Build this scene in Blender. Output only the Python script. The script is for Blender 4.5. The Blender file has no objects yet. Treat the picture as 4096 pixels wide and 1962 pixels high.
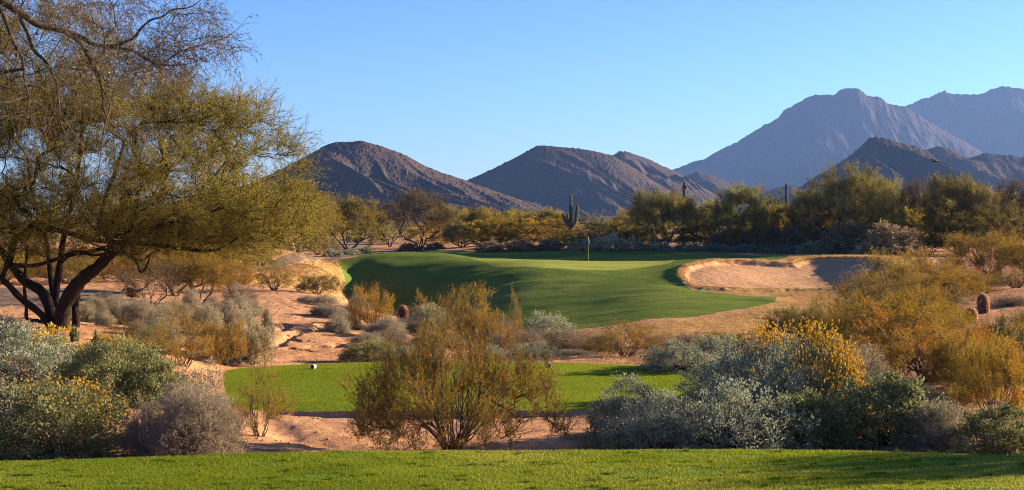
import bpy, math, random, numpy as np
from mathutils import Vector
random.seed(5)
RNG = np.random.default_rng(11)
SC = bpy.context.scene
COL = SC.collection
# ---- picture geometry: 4096 x 1962 pixels, camera level, horizon on row 890 ----
F, CX, HY, CZ = 5627.0, 2048.0, 890.0, 1.7
SUN_AZ, SUN_EL = math.radians(70), math.radians(14.5)      # azimuth clockwise from +Y (view direction)

# ------------------------------------------------------------------ small numpy helpers
def sstep(a, b, x):
    t = np.clip((x - a) / (b - a), 0, 1)
    return t * t * (3 - 2 * t)

def vnoise(x, y, seed=0):
    x = np.asarray(x, float); y = np.asarray(y, float)
    xi = np.floor(x).astype(np.int64); yi = np.floor(y).astype(np.int64)
    fx = x - xi; fy = y - yi
    fx = fx * fx * fx * (fx * (fx * 6 - 15) + 10); fy = fy * fy * fy * (fy * (fy * 6 - 15) + 10)
    def h(i, j):
        n = (i * 374761393 + j * 668265263 + seed * 1442695041) & 0xffffffff
        n = ((n ^ (n >> 13)) * 1274126177) & 0xffffffff
        n = n ^ (n >> 16)
        return (n & 0xffff) / 32767.5 - 1.0
    a = h(xi, yi); b = h(xi + 1, yi); c = h(xi, yi + 1); d = h(xi + 1, yi + 1)
    return (a * (1 - fx) + b * fx) * (1 - fy) + (c * (1 - fx) + d * fx) * fy

def fbm(x, y, seed=0, n=4, gain=.5):
    s = 0; a = 1.0
    for i in range(n):
        s = s + a * vnoise(x * 2 ** i + 17.3 * i, y * 2 ** i - 9.1 * i, seed + i); a *= gain
    return s

def poly_sd(P, x, y):
    """signed distance to a closed polygon, positive inside"""
    P = np.asarray(P, float)
    d2 = np.full(x.shape, 1e18); ins = np.zeros(x.shape, bool)
    for (ax, ay), (bx, by) in zip(P, np.roll(P, -1, 0)):
        ex, ey = bx - ax, by - ay
        L = ex * ex + ey * ey + 1e-12
        t = np.clip(((x - ax) * ex + (y - ay) * ey) / L, 0, 1)
        d2 = np.minimum(d2, (x - ax - t * ex) ** 2 + (y - ay - t * ey) ** 2)
        c = ((ay > y) != (by > y)) & (x < ex * (y - ay) / (by - ay + 1e-12) + ax)
        ins ^= c
    return np.where(ins, 1, -1) * np.sqrt(d2)

def line_d(P, x, y):
    P = np.asarray(P, float); d2 = np.full(x.shape, 1e18)
    for (ax, ay), (bx, by) in zip(P[:-1], P[1:]):
        ex, ey = bx - ax, by - ay
        t = np.clip(((x - ax) * ex + (y - ay) * ey) / (ex * ex + ey * ey + 1e-12), 0, 1)
        d2 = np.minimum(d2, (x - ax - t * ex) ** 2 + (y - ay - t * ey) ** 2)
    return np.sqrt(d2)

def catmull(P, n=6, closed=True):
    P = np.asarray(P, float); m = len(P); out = []
    for i in range(m if closed else m - 1):
        g = (lambda k: P[k % m]) if closed else (lambda k: P[min(max(k, 0), m - 1)])
        p0, p1, p2, p3 = g(i - 1), g(i), g(i + 1), g(i + 2)
        for t in np.linspace(0, 1, n, endpoint=False):
            out.append(.5 * (2 * p1 + (p2 - p0) * t + (2 * p0 - 5 * p1 + 4 * p2 - p3) * t * t + (3 * p1 - p0 - 3 * p2 + p3) * t ** 3))
    if not closed: out.append(P[-1])
    return np.array(out)

# ------------------------------------------------------------------ scene objects
def mesh_np(name, V, Fc, mats, attr=None, smooth=True, mi=None):
    me = bpy.data.meshes.new(name)
    V = np.ascontiguousarray(V, np.float32); Fc = np.ascontiguousarray(Fc, np.int32)
    k = Fc.shape[1]
    me.vertices.add(len(V)); me.vertices.foreach_set('co', V.ravel())
    me.loops.add(Fc.size); me.loops.foreach_set('vertex_index', Fc.ravel())
    me.polygons.add(len(Fc)); me.polygons.foreach_set('loop_start', np.arange(len(Fc), dtype=np.int32) * k)
    for m in (mats if isinstance(mats, (list, tuple)) else [mats]): me.materials.append(m)
    if mi is not None: me.polygons.foreach_set('material_index', np.ascontiguousarray(mi, np.int32))
    me.update(calc_edges=True)
    me.polygons.foreach_set('use_smooth', np.full(len(Fc), smooth, bool))
    if attr is not None:
        a = me.attributes.new('v', 'FLOAT', 'POINT'); a.data.foreach_set('value', np.ascontiguousarray(attr, np.float32))
    return me

def link(name, me, parent=None):
    o = bpy.data.objects.new(name, me); COL.objects.link(o)
    if parent: o.parent = parent
    return o

def tag(o, label=None, cat=None, group=None, kind=None):
    if label: o['label'] = label
    if cat: o['category'] = cat
    if group: o['group'] = group
    if kind: o['kind'] = kind
    return o

def empty(name, loc, rz=0, sc=(1, 1, 1)):
    o = bpy.data.objects.new(name, None); COL.objects.link(o)
    o.location = loc; o.rotation_euler = (0, 0, rz); o.scale = sc; o.empty_display_size = .2
    return o

def copy_tree(o, skip=()):
    c = o.copy(); COL.objects.link(c)
    for ch in list(o.children):
        if ch.name.split('.')[0] in skip: continue
        d = ch.copy(); COL.objects.link(d); d.parent = c
    return c

# ------------------------------------------------------------------ materials
def mat_new(name):
    m = bpy.data.materials.new(name); m.use_nodes = True
    nt = m.node_tree; nt.nodes.clear()
    out = nt.nodes.new('ShaderNodeOutputMaterial')
    return m, nt, out

def nd(nt, t, **kw):
    n = nt.nodes.new(t)
    for k, v in kw.items():
        if k.startswith('_'): n.inputs[k[1:]].default_value = v
        else: setattr(n, k, v)
    return n

def ramp(nt, fac, stops):
    r = nt.nodes.new('ShaderNodeValToRGB'); el = r.color_ramp.elements
    while len(el) < len(stops): el.new(.5)
    for e, (p, c) in zip(el, stops):
        e.position = p; e.color = (*c, 1)
    nt.links.new(fac, r.inputs[0])
    return r.outputs[0]

def noise_n(nt, vec, scale, detail=4, rough=.55, dist=0):
    n = nd(nt, 'ShaderNodeTexNoise'); n.inputs['Scale'].default_value = scale
    n.inputs['Detail'].default_value = detail; n.inputs['Roughness'].default_value = rough; n.inputs['Distortion'].default_value = dist
    if vec is not None: nt.links.new(vec, n.inputs['Vector'])
    return n.outputs['Fac']

def mixc(nt, fac, a, b, mode='MIX'):
    m = nt.nodes.new('ShaderNodeMix'); m.data_type = 'RGBA'; m.blend_type = mode
    for s, v in ((0, fac), (6, a), (7, b)):
        if hasattr(v, 'default_value') or isinstance(v, bpy.types.NodeSocket): nt.links.new(v, m.inputs[s])
        else: m.inputs[s].default_value = v if s == 0 else (*v, 1)
    return m.outputs[2]

def mathn(nt, op, a, b=0.5, clamp=False):
    m = nt.nodes.new('ShaderNodeMath'); m.operation = op; m.use_clamp = clamp
    for i, v in enumerate((a, b)):
        if isinstance(v, bpy.types.NodeSocket): nt.links.new(v, m.inputs[i])
        else: m.inputs[i].default_value = v
    return m.outputs[0]

def geo_pos(nt, scale=(1, 1, 1)):
    g = nt.nodes.new('ShaderNodeNewGeometry')
    mp = nt.nodes.new('ShaderNodeMapping'); mp.inputs['Scale'].default_value = scale
    nt.links.new(g.outputs['Position'], mp.inputs['Vector'])
    return mp.outputs[0]

def bump(nt, h, dist=.02, strength=1.0):
    b = nt.nodes.new('ShaderNodeBump'); b.inputs['Distance'].default_value = dist; b.inputs['Strength'].default_value = strength
    nt.links.new(h, b.inputs['Height'])
    return b.outputs[0]

def surf(nt, out, col, rough=.9, normal=None, spec=.15):
    p = nt.nodes.new('ShaderNodeBsdfPrincipled')
    if isinstance(col, bpy.types.NodeSocket): nt.links.new(col, p.inputs['Base Color'])
    else: p.inputs['Base Color'].default_value = (*col, 1)
    p.inputs['Roughness'].default_value = rough; p.inputs['Specular IOR Level'].default_value = spec
    if normal is not None: nt.links.new(normal, p.inputs['Normal'])
    nt.links.new(p.outputs[0], out.inputs[0])
    return p

def leaf_mat(name, stops, trans=.35, gloss=.0, hue=.04):
    """leaves: colour by a per-leaf value, some light passing through"""
    m, nt, out = mat_new(name)
    at = nd(nt, 'ShaderNodeAttribute', attribute_name='v')
    c = ramp(nt, at.outputs['Fac'], stops)
    oi = nd(nt, 'ShaderNodeObjectInfo')
    hs = nt.nodes.new('ShaderNodeHueSaturation')
    nt.links.new(c, hs.inputs['Color'])
    nt.links.new(mathn(nt, 'ADD', mathn(nt, 'MULTIPLY', oi.outputs['Random'], hue), .5 - hue / 2), hs.inputs['Hue'])
    nt.links.new(mathn(nt, 'ADD', mathn(nt, 'MULTIPLY', oi.outputs['Random'], .3), .85), hs.inputs['Value'])
    d = nt.nodes.new('ShaderNodeBsdfDiffuse'); t = nt.nodes.new('ShaderNodeBsdfTranslucent')
    nt.links.new(hs.outputs[0], d.inputs[0]); nt.links.new(hs.outputs[0], t.inputs[0])
    mx = nt.nodes.new('ShaderNodeMixShader'); mx.inputs[0].default_value = trans
    nt.links.new(d.outputs[0], mx.inputs[1]); nt.links.new(t.outputs[0], mx.inputs[2])
    s = mx.outputs[0]
    if gloss:
        g = nt.nodes.new('ShaderNodeBsdfGlossy'); g.inputs['Roughness'].default_value = .42
        m2 = nt.nodes.new('ShaderNodeMixShader'); m2.inputs[0].default_value = gloss
        nt.links.new(s, m2.inputs[1]); nt.links.new(g.outputs[0], m2.inputs[2]); s = m2.outputs[0]
    nt.links.new(s, out.inputs[0])
    return m

def bark_mat(name, c1, c2, sc=18):
    m, nt, out = mat_new(name)
    tc = nt.nodes.new('ShaderNodeTexCoord')
    mp = nt.nodes.new('ShaderNodeMapping'); mp.inputs['Scale'].default_value = (1, 1, .3)
    nt.links.new(tc.outputs['Object'], mp.inputs['Vector'])
    n = noise_n(nt, mp.outputs[0], sc, 6, .65)
    surf(nt, out, ramp(nt, n, [(.3, c1), (.7, c2)]), .95, bump(nt, n, .03))
    return m
# ================================================================== TERRAIN
def P3(px, d, py=None, z=None):
    return (px, d, CZ - (py - HY) * d / F if z is None else z)
CP = [P3(*c[:2], py=c[2]) if len(c) == 3 else P3(c[0], c[1], z=c[3]) for c in [
    # foreground strip beyond the first tee (hidden low ground, then the sand)
    *[(p, 9, 0, -.5) for p in (-800, 400, 1300, 2200, 3200, 4900)],
    *[(p, 13, 0, -.85) for p in (-800, 400, 1300, 2200, 3200, 4900)],
    (-700, 18, 1800), (0, 18, 1800), (600, 18, 1798), (1250, 20.5, 1800), (1900, 20.5, 1815), (2600, 19, 1822), (3300, 18.7, 1825), (4000, 18, 1832), (4800, 18, 1815),
    (1250, 25, 1655), (1900, 25, 1660), (900, 24, 1655), (2500, 25, 1650), (2700, 28, 1560),
    (0, 25, 1530), (500, 25, 1540), (3100, 26, 1600), (3700, 26, 1530), (4300, 26, 1480),
    # left side, big tree
    (-700, 35, 1300), (0, 35, 1308), (300, 34, 1325), (600, 36, 1330), (900, 36, 1400), (1100, 37, 1430),
    (-700, 50, 1180), (0, 50, 1185), (500, 50, 1200), (800, 50, 1230),
    (-700, 62, 1120), (0, 62, 1128), (500, 60, 1150), (900, 60, 1175),
    (-700, 90, 1035), (0, 90, 1040), (500, 90, 1050),
    # sandy hummock
    (1300, 37, 1440), (1250, 45, 1310), (1150, 52, 1225), (1250, 60, 1178), (1400, 52, 1250), (1550, 45, 1345), (1600, 38, 1430),
    (1250, 67, 0, -1.75), (1000, 70, 0, -1.5), (1450, 62, 0, -2.2),
    # valley behind it and the brown bank on its far side
    (1200, 94, 0, -4.2), (1700, 90, 0, -6.0), (1700, 76, 0, -4.8), (1000, 84, 0, -2.7), (1000, 97, 1130), (1200, 102, 1140), (1325, 103.5, 1185), (1332, 111, 1105), (1343, 120.5, 1052), (1200, 112, 1058), (1300, 121, 1046), (700, 82, 0, -1.7), (1450, 100, 0, -6.4),
    (950, 100, 1087), (1100, 108, 1068), (1250, 115, 1052), (1345, 129, 1034), (1290, 127, 1040), (1400, 136, 1026), (1500, 150, 1016), (1650, 165, 1006),
    # green complex
    (1400, 130, 1030), (1400, 126, 1046), (1400, 123, 1100), (1400, 119, 1170), (1400, 116, 1230), (1400, 112, 1280),
    (1500, 145, 1018), (1500, 125, 1044), (1500, 121.5, 1090), (1500, 118, 1150), (1500, 114, 1225), (1500, 108, 1290),
    (1600, 140, 1016), (1600, 124, 1046), (1600, 120, 1090), (1600, 116, 1150), (1600, 111.5, 1235), (1600, 103, 1310),
    (1800, 150, 1006), (1800, 122, 1042), (1800, 118, 1076), (1800, 113, 1127), (1800, 107, 1205), (1800, 97, 1300),
    (1900, 124, 1036), (2080, 113, 1066), (2080, 127, 1038), (2250, 111, 1075), (2250, 127, 1043), (2450, 111.5, 1075), (2450, 127, 1046), (2620, 114, 1062), (2620, 126, 1046), (2720, 119, 1043),
    (2050, 110, 1097), (2050, 105, 1147), (2050, 98, 1230), (2050, 88, 1320),
    (2350, 108.5, 1097), (2350, 103.5, 1140), (2350, 96, 1215), (2350, 85, 1300),
    (2600, 109, 1090), (2600, 101, 1145), (2600, 93, 1205), (2600, 84, 1275), (2600, 76, 1345),
    (2000, 132, 1035), (2000, 142, 1001), (2350, 133, 1038), (2350, 141, 1003), (2700, 132, 1038), (2700, 141, 1006), (3000, 130, 1030), (3000, 141, 1012), (2000, 165, 0, -1.0), (2350, 165, 0, -1.0), (2700, 165, 0, -1.0), (1750, 150, 1004),
    (2250, 72, 1370), (1800, 70, 1390),
    # bunker and its surrounds
    (2710, 108, 1085), (2730, 104, 1115), (2780, 102, 1145), (2800, 99, 1172), (2850, 92, 1205), (2900, 101, 1160), (3050, 102, 1163), (3200, 102, 1161), (3350, 101.5, 1151),
    (2800, 110, 1066), (2900, 107, 1097), (2900, 113, 1057), (3000, 106, 1122), (3050, 111, 1092), (3050, 117, 1049), (3150, 119, 1043), (3150, 107, 1130), (3200, 113, 1096), (3330, 108.5, 1130), (3340, 104.8, 1146), (3250, 114.5, 1088),
    (3300, 119, 1036), (3310, 117, 1062), (3400, 115.5, 1046), (3460, 112.5, 1054), (3560, 110, 1080), (3440, 106, 1112), (3500, 103, 1098), (3600, 101, 1106), (3750, 98, 1120),
    (3050, 99, 1183), (3200, 98, 1183), (3400, 98, 1175), (3100, 92, 1215), (3100, 85, 1262), (3300, 90, 1215), (3500, 90, 1190), (2900, 85, 1270), (2900, 78, 1320), (3200, 76, 1310), (3500, 78, 1250),
    (3200, 130, 1024), (3400, 132, 1020), (3600, 128, 1030), (3200, 145, 1012), (3600, 145, 1010),
    # right side
    (2300, 37, 1430), (2700, 37, 1430), (2300, 50, 1405), (2800, 50, 1400), (2300, 60, 1390), (2800, 62, 1360),
    (3100, 36, 1420), (3500, 37, 1400), (3400, 50, 1310), (3400, 60, 1290), (3700, 44, 1270), (3900, 45, 1255), (4100, 45, 1245), (4400, 45, 1230),
    (3800, 52, 1205), (4000, 55, 1170), (3700, 62, 1190), (4000, 66, 1122), (4300, 60, 1130), (3800, 78, 1150), (4100, 80, 1085), (4400, 80, 1070), (3900, 100, 1080), (4200, 120, 1030), (4700, 120, 1010),
    # far plain
    *[(p, 200, 975) for p in (-800, 600, 1500, 2300, 3200, 4800)], (0, 130, 1010), (-800, 130, 1010), (700, 130, 1012), (3800, 150, 1005), (-800, 170, 985), (500, 170, 988), (1100, 150, 1005),
    *[(p, 450, 920) for p in (-800, 1000, 2300, 3500, 4800)], *[(p, 1500, 898) for p in (-800, 1000, 2300, 3500, 4800)], *[(p, 9000, 0, 1) for p in (-800, 1000, 2300, 3500, 4800)],
]]
CP = np.array(CP)
_K = 4.0
def _tps_coords(px, d): return px / 1000.0, _K * np.log(d)
_cu, _cw = _tps_coords(CP[:, 0], CP[:, 1])
def _phi(r2): return .5 * r2 * np.log(r2 + 1e-12)
_n = len(CP)
_A = np.zeros((_n + 3, _n + 3))
_A[:_n, :_n] = _phi((_cu[:, None] - _cu) ** 2 + (_cw[:, None] - _cw) ** 2) + np.eye(_n) * 2e-3
_A[:_n, _n:] = np.c_[np.ones(_n), _cu, _cw]; _A[_n:, :_n] = _A[:_n, _n:].T
_sol = np.linalg.solve(_A, np.r_[CP[:, 2], 0, 0, 0])
def zbase(x, y):
    y = np.maximum(y, 8.0); px = np.clip(CX + F * x / y, -900, 5000); d = np.minimum(y, 9000)
    u, w = _tps_coords(px, d); z = np.empty(u.shape)
    uf, wf, zf = u.ravel(), w.ravel(), z.reshape(-1)
    for s in range(0, len(uf), 40000):
        a, b = uf[s:s + 40000], wf[s:s + 40000]
        r2 = (a[:, None] - _cu) ** 2 + (b[:, None] - _cw) ** 2
        zf[s:s + 40000] = _phi(r2) @ _sol[:_n] + _sol[_n] + _sol[_n + 1] * a + _sol[_n + 2] * b
    return zf.reshape(u.shape)

def wx(px, d): return (px - CX) / F * d
# first tee: its far edge
_e = np.array([(-2500, 1850), (-600, 1850), (0, 1845), (600, 1824), (1000, 1809), (1500, 1803), (2000, 1800), (2800, 1801), (3300, 1804), (3700, 1812), (4096, 1822), (4700, 1836), (6500, 1850)], float)
_ed = CZ * F / (_e[:, 1] - HY); _ex = (_e[:, 0] - CX) / F * _ed
def tee_edge(x): return np.interp(x, _ex, _ed)
# second tee (flat, 1.6 m lower)
TEE2 = catmull([(-5.6, 27.5), (-5.1, 25.2), (-4.5, 24.75), (0, 24.7), (2.6, 24.9), (4.2, 26), (4.9, 28.5), (4.6, 30.6), (3.0, 32.3), (1, 33.1), (-1.6, 33.35), (-4, 33.0), (-6.2, 31.8), (-6.1, 29.8)], 4)
# bunker outline (px, distance)
BUNK = catmull([(wx(p, d), d) for p, d in [(2735, 106), (2760, 102.6), (2850, 101.0), (3000, 101.4), (3150, 101.9), (3290, 101.8), (3385, 102.3), (3450, 105.5), (3540, 110.5), (3520, 114.5), (3440, 117.5), (3330, 119.8), (3230, 119.5), (3170, 117.2), (3060, 116.8), (2950, 116.2), (2850, 114), (2765, 110.5)]], 4)
GULLY = [[(1215, 41.5), (1128, 41.6)], [(1285, 45.5), (1245, 44.2), (1190, 43.5), (1160, 42.3), (1120, 40.8), (1110, 39.6)], [(1128, 45.5), (1150, 45.0), (1130, 43.6)],
         [(1360, 41.2), (1290, 40.2), (1240, 39.9)], [(1230, 39.2), (1165, 39.3)], [(1350, 44.3), (1300, 46.5), (1280, 45.6)], [(1290, 50.3), (1200, 50.6)], [(1370, 47.5), (1330, 49.5), (1300, 52)]]
GULLY = [[(wx(p, d), d) for p, d in g] for g in GULLY]

def terrain(x, y):
    x = np.asarray(x, float); y = np.asarray(y, float); sh = np.broadcast(x, y).shape
    x = np.broadcast_to(x, sh).ravel(); y = np.broadcast_to(y, sh).ravel()
    z = zbase(x, y)
    # roughness of the desert floor, fading with distance from the eye
    rough = .035 * fbm(x * .55, y * .55, 3, 4) + .016 * fbm(x * 3.1, y * 3.1, 9, 2)
    turf = np.zeros_like(x)
    m = (y > 70) & (y < 175)
    if m.any():
        turf[m] = sstep(-2, 1, poly_sd(FAIR_W, x[m], y[m])) if FAIR_W is not None else 0
    z = z + rough * (1 - .8 * turf) * np.where(y < 300, 1, 0)
    z = z + turf * (.17 * fbm(x * .10, y * .26, 40, 2) + .03 * fbm(x * .35, y * .8, 41, 2)) * (1 - .75 * np.exp(-(((x - 4) / 10) ** 2 + ((y - 120) / 8) ** 2)))
    # gullies washed into the sand
    m = (y > 37) & (y < 56) & (x > -10) & (x < -4)
    if m.any():
        xm, ym = x[m] + .12 * fbm(x[m] * 3, y[m] * 3, 5, 2), y[m] + .25 * fbm(x[m] * 2.2, y[m] * 2.2, 6, 3)
        dz = np.zeros(xm.shape)
        for g in GULLY: dz = np.maximum(dz, np.exp(-(line_d(g, xm, ym) / .17) ** 4))
        zz = z[m] - .12 * dz
        st = (z[m] * 5.0 + .6 * fbm(xm * .8, ym * .8, 60, 2)); zz = zz + .018 * (sstep(.75, 1, st - np.floor(st)) - (st - np.floor(st)))
        z[m] = zz
    # a low edge of washed sand in front of the second tee
    m = (y > 19) & (y < 27) & (np.abs(x) < 9)
    if m.any():
        g = [(-4.0, 23.6), (-3.7, 22.6), (-3.3, 21.9), (-2.9, 21.4), (-2.0, 21.0)]
        d = line_d(g, x[m] + .1 * fbm(x[m] * 2, y[m] * 2, 15, 2), y[m])
        z[m] -= .1 * np.exp(-(d / .35) ** 2)
    # second tee
    m = (y > 21) & (y < 37) & (np.abs(x) < 12)
    if m.any():
        s = poly_sd(TEE2, x[m], y[m]); fr = sstep(27.5, 25.5, y[m])
        k = sstep(-1, 0, s / (.9 * (1 - fr) + .10 * fr))
        flat = -1.6 + .012 * fbm(x[m] * .5, y[m] * .5, 21, 2)
        zz = z[m] * (1 - k) + flat * k
        z[m] = np.where(s > 0, flat, zz)
    # bunker
    m = (y > 95) & (y < 126) & (x > 8) & (x < 36)
    if m.any():
        s = poly_sd(BUNK, x[m], y[m]) + .12 * fbm(x[m] * 1.3, y[m] * 1.3, 33, 3)
        lip = .20 * np.exp(-((s + .45) / .55) ** 2) * (1 - .55 * sstep(20, 27, x[m]))
        z[m] += lip - .28 * sstep(-.15, .35, s) + lip * .15 * fbm(x[m] * 2.5, y[m] * 2.5, 35, 3)
    # first tee
    m = y < 20
    if m.any():
        e = tee_edge(x[m]); t = y[m] - e
        flat = .010 * fbm(x[m] * .8, y[m] * .8, 2, 3)
        k = np.where(t < 0, 0, np.clip(.28 * sstep(0, .16, t) + .72 * sstep(.1, 2.6, t), 0, 1))
        z[m] = flat * (1 - k) + np.minimum(z[m], 0) * k
    return z.reshape(sh)

FAIR_W = None
def hit(px, py, dmin=9.0, dmax=400.0):
    """where the sight line through a pixel of the photograph meets the ground"""
    d = np.exp(np.linspace(math.log(dmin), math.log(dmax), 1500))
    x = wx(px, d); zr = CZ - (py - HY) / F * d
    g = terrain(x, d) - zr
    i = np.argmax(g >= 0)
    if g[i] < 0: i = len(d) - 1
    if i > 0:
        t = -g[i - 1] / (g[i] - g[i - 1] + 1e-12); dd = d[i - 1] + t * (d[i] - d[i - 1])
    else: dd = d[i]
    return wx(px, dd), dd
def ground(x, y): return float(terrain(np.array([x]), np.array([y]))[0])

# turf of the green complex (px, distance) -> plan outline
FAIR_W = catmull([(wx(p, d), d) for p, d in [(1356, 128), (1364, 124), (1372, 121), (1374, 118), (1384, 114), (1440, 108), (1600, 101), (1850, 93), (2080, 87), (2260, 83.5), (2500, 83.5), (2800, 85.5), (3000, 89), (3090, 92.5),
            (3110, 95.5), (3030, 98.3), (2880, 99.2), (2770, 100.3), (2722, 103.5), (2712, 107), (2740, 111.5), (2830, 115.4), (2950, 117.6), (3050, 118.3), (3130, 120), (3150, 126), (3090, 131), (3010, 136), (2900, 139), (2600, 140.5), (2300, 141), (1950, 142.5), (1750, 149), (1560, 144), (1430, 132)]], 4)
GREEN_W = catmull([(wx(p, d), d) for p, d in [(1890, 124), (1960, 117), (2080, 113), (2250, 111), (2450, 111.5), (2620, 114), (2720, 119), (2690, 125), (2500, 128), (2250, 129), (2050, 128), (1940, 127)]], 5)
DORM_W = [catmull([(wx(p, d), d) for p, d in poly], 4) for poly in (
    [(900, 97), (1000, 94), (1150, 97), (1290, 99), (1345, 102), (1388, 108), (1388, 114), (1378, 121), (1366, 124.5), (1354, 128), (1250, 118), (1100, 104), (950, 97.5)],
    [(2200, 74), (2500, 74), (2900, 70), (3200, 68), (3500, 72), (3800, 84), (3900, 96), (3820, 106), (3700, 118), (3560, 130), (3350, 137), (3100, 142), (3010, 138), (3150, 124), (3140, 118), (2900, 113), (2725, 106), (2780, 99.5), (3000, 94), (3000, 88), (2600, 82), (2250, 79)])]
PATH_W = [catmull([(wx(p, d), d) for p, d in [(800, 95), (950, 99), (1100, 105.5), (1250, 117.5), (1345, 128), (1440, 136), (1560, 147), (1680, 162), (1630, 166), (1500, 152), (1390, 139), (1290, 128), (1180, 117), (1040, 108), (900, 103), (780, 101)]], 4),
          catmull([(wx(p, d), d) for p, d in [(-700, 44), (60, 44.3), (130, 42), (230, 41.5), (330, 47), (420, 52), (520, 53), (540, 55.5), (420, 57), (280, 57.5), (100, 57), (-60, 56.5), (-700, 57)]], 4)]

def build_ground():
    ys = np.r_[np.linspace(-14, 7.6, 12), np.arange(8, 12.2, .05), np.arange(12.2, 24, .12), np.arange(24, 26, .04), np.arange(26, 37, .11), np.arange(37, 56, .085), np.arange(56, 72, .25), np.arange(72, 98, .16), np.arange(98, 121, .09), np.arange(121, 168, .22),
               np.arange(168, 320, 1.6), np.exp(np.linspace(math.log(320), math.log(9000), 70))]
    s = np.linspace(-1, 1, 680); o = np.linspace(0, 1, 40)[1:] ** 1.7
    cols = np.r_[-(1 + o[::-1] * 2.0), s, 1 + o * 2.0]
    w = .386 * np.maximum(ys, 9.0)
    extra = np.where(ys < 90, 2.2 + 12 / (np.maximum(ys, 4) * .386) , 1.0)       # near rows reach further out sideways
    S = np.where(np.abs(cols)[None, :] > 1, np.sign(cols)[None, :] * (1 + (np.abs(cols)[None, :] - 1) * extra[:, None] * .5), cols[None, :])
    X = S * w[:, None]; Y = np.broadcast_to(ys[:, None], X.shape)
    Z = terrain(X, Y)
    V = np.c_[X.ravel(), Y.ravel(), Z.ravel()]
    ny, nx = X.shape; i = np.arange((ny - 1) * nx).reshape(ny - 1, nx)[:, :-1].ravel()
    T = np.r_[np.c_[i, i + 1, i + nx + 1], np.c_[i, i + nx + 1, i + nx]]
    def clip(V, T, fn):
        f = fn(V[:, 0], V[:, 1]); f = np.where(np.abs(f) < 1e-4, -1e-4, f)
        c = (f[T] > 0).sum(1); tin = [T[c == 3]]; tout = [T[c == 0]]; newV = [V]; base = len(V)
        mix = T[(c == 1) | (c == 2)]
        if len(mix):
            c2 = (f[mix] > 0).sum(1)
            odd = np.where((c2 == 1)[:, None], f[mix] > 0, f[mix] <= 0).argmax(1)
            r = np.arange(len(mix)); a, b, d = mix[r, odd], mix[r, (odd + 1) % 3], mix[r, (odd + 2) % 3]
            e = np.sort(np.r_[np.c_[a, b], np.c_[a, d]], 1)
            ue, inv = np.unique(e, axis=0, return_inverse=True); inv = inv.ravel()
            t = f[ue[:, 0]] / (f[ue[:, 0]] - f[ue[:, 1]])
            newV.append(V[ue[:, 0]] * (1 - t[:, None]) + V[ue[:, 1]] * t[:, None])
            p, q = base + inv[:len(mix)], base + inv[len(mix):]
            tri = np.c_[a, p, q]; quad = np.r_[np.c_[p, b, d], np.c_[p, d, q]]
            one = c2 == 1; oo = np.r_[one, one]
            tin += [tri[one], quad[~oo]]; tout += [tri[~one], quad[oo]]
        return np.concatenate(newV), np.concatenate(tin), np.concatenate(tout)
    def region(P, pad, jit=0, js=2.0, seed=1):
        P = np.asarray(P); lo = P.min(0) - pad; hi = P.max(0) + pad
        def fn(x, y):
            f = np.full(x.shape, -9.0); m = (x > lo[0]) & (x < hi[0]) & (y > lo[1]) & (y < hi[1])
            f[m] = poly_sd(P, x[m], y[m])
            if jit: f[m] += jit * fbm(x[m] * js, y[m] * js, seed, 3)
            return f
        return fn
    out = {}
    def cut(key, fn):
        nonlocal V, T
        V, a, T = clip(V, T, fn); out[key] = a
    cut('tee_grass', lambda x, y: np.where((y < 14) & (np.abs(x) < 40), tee_edge(x) - y + .03 * fbm(x * 3, y * 3, 8, 3), -1.0))
    cut('lower_tee_grass', region(TEE2, 1))
    cut('putting_green', region(GREEN_W, 2, .1, .8))
    cut('bunker_sand', region(BUNK, 2, .12, 1.3, 33))
    cut('fairway_grass', region(FAIR_W, 3, .16, 1.5))
    cut('cart_path', lambda x, y: np.maximum(region(PATH_W[0], 2, .08)(x, y), region(PATH_W[1], 2, .05)(x, y)))
    cut('dormant_turf', lambda x, y: np.maximum(region(DORM_W[0], 3, .9, .6)(x, y), region(DORM_W[1], 3, .9, .6)(x, y)))
    out['desert_ground'] = T
    for name, t in out.items():
        u, inv = np.unique(t, return_inverse=True)
        o = link(name, mesh_np(name, V[u], inv.reshape(-1, 3), M[name])); tag(o, kind='structure')

# ---- ground materials
M = {}
def m_desert(name, a, b, c, dk, bs=.02):
    m, nt, out = mat_new(name)
    p = geo_pos(nt)
    big = noise_n(nt, p, .35, 5, .6); mid = noise_n(nt, p, 3.0, 5, .65); fine = noise_n(nt, p, 38, 4, .7)
    col = ramp(nt, big, [(.3, a), (.55, b), (.75, c)])
    col = mixc(nt, mathn(nt, 'MULTIPLY', ramp(nt, mid, [(.5, (0, 0, 0)), (.68, (1, 1, 1))]), .45), col, dk)
    col = mixc(nt, .55, col, ramp(nt, fine, [(.25, (.18, .16, .15)), (.5, (.5, .5, .5)), (.72, (.82, .80, .78))]), 'OVERLAY')
    h = mathn(nt, 'ADD', mathn(nt, 'MULTIPLY', fine, .5), mathn(nt, 'MULTIPLY', mid, 1.6))
    surf(nt, out, col, .95, bump(nt, h, bs), .0)
    M[name] = m
m_desert('desert_ground', (.36, .19, .10), (.43, .235, .13), (.48, .28, .165), (.24, .125, .07), .035)
m_desert('cart_path', (.15, .105, .078), (.17, .122, .09), (.19, .138, .10), (.125, .088, .066), .008)

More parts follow.
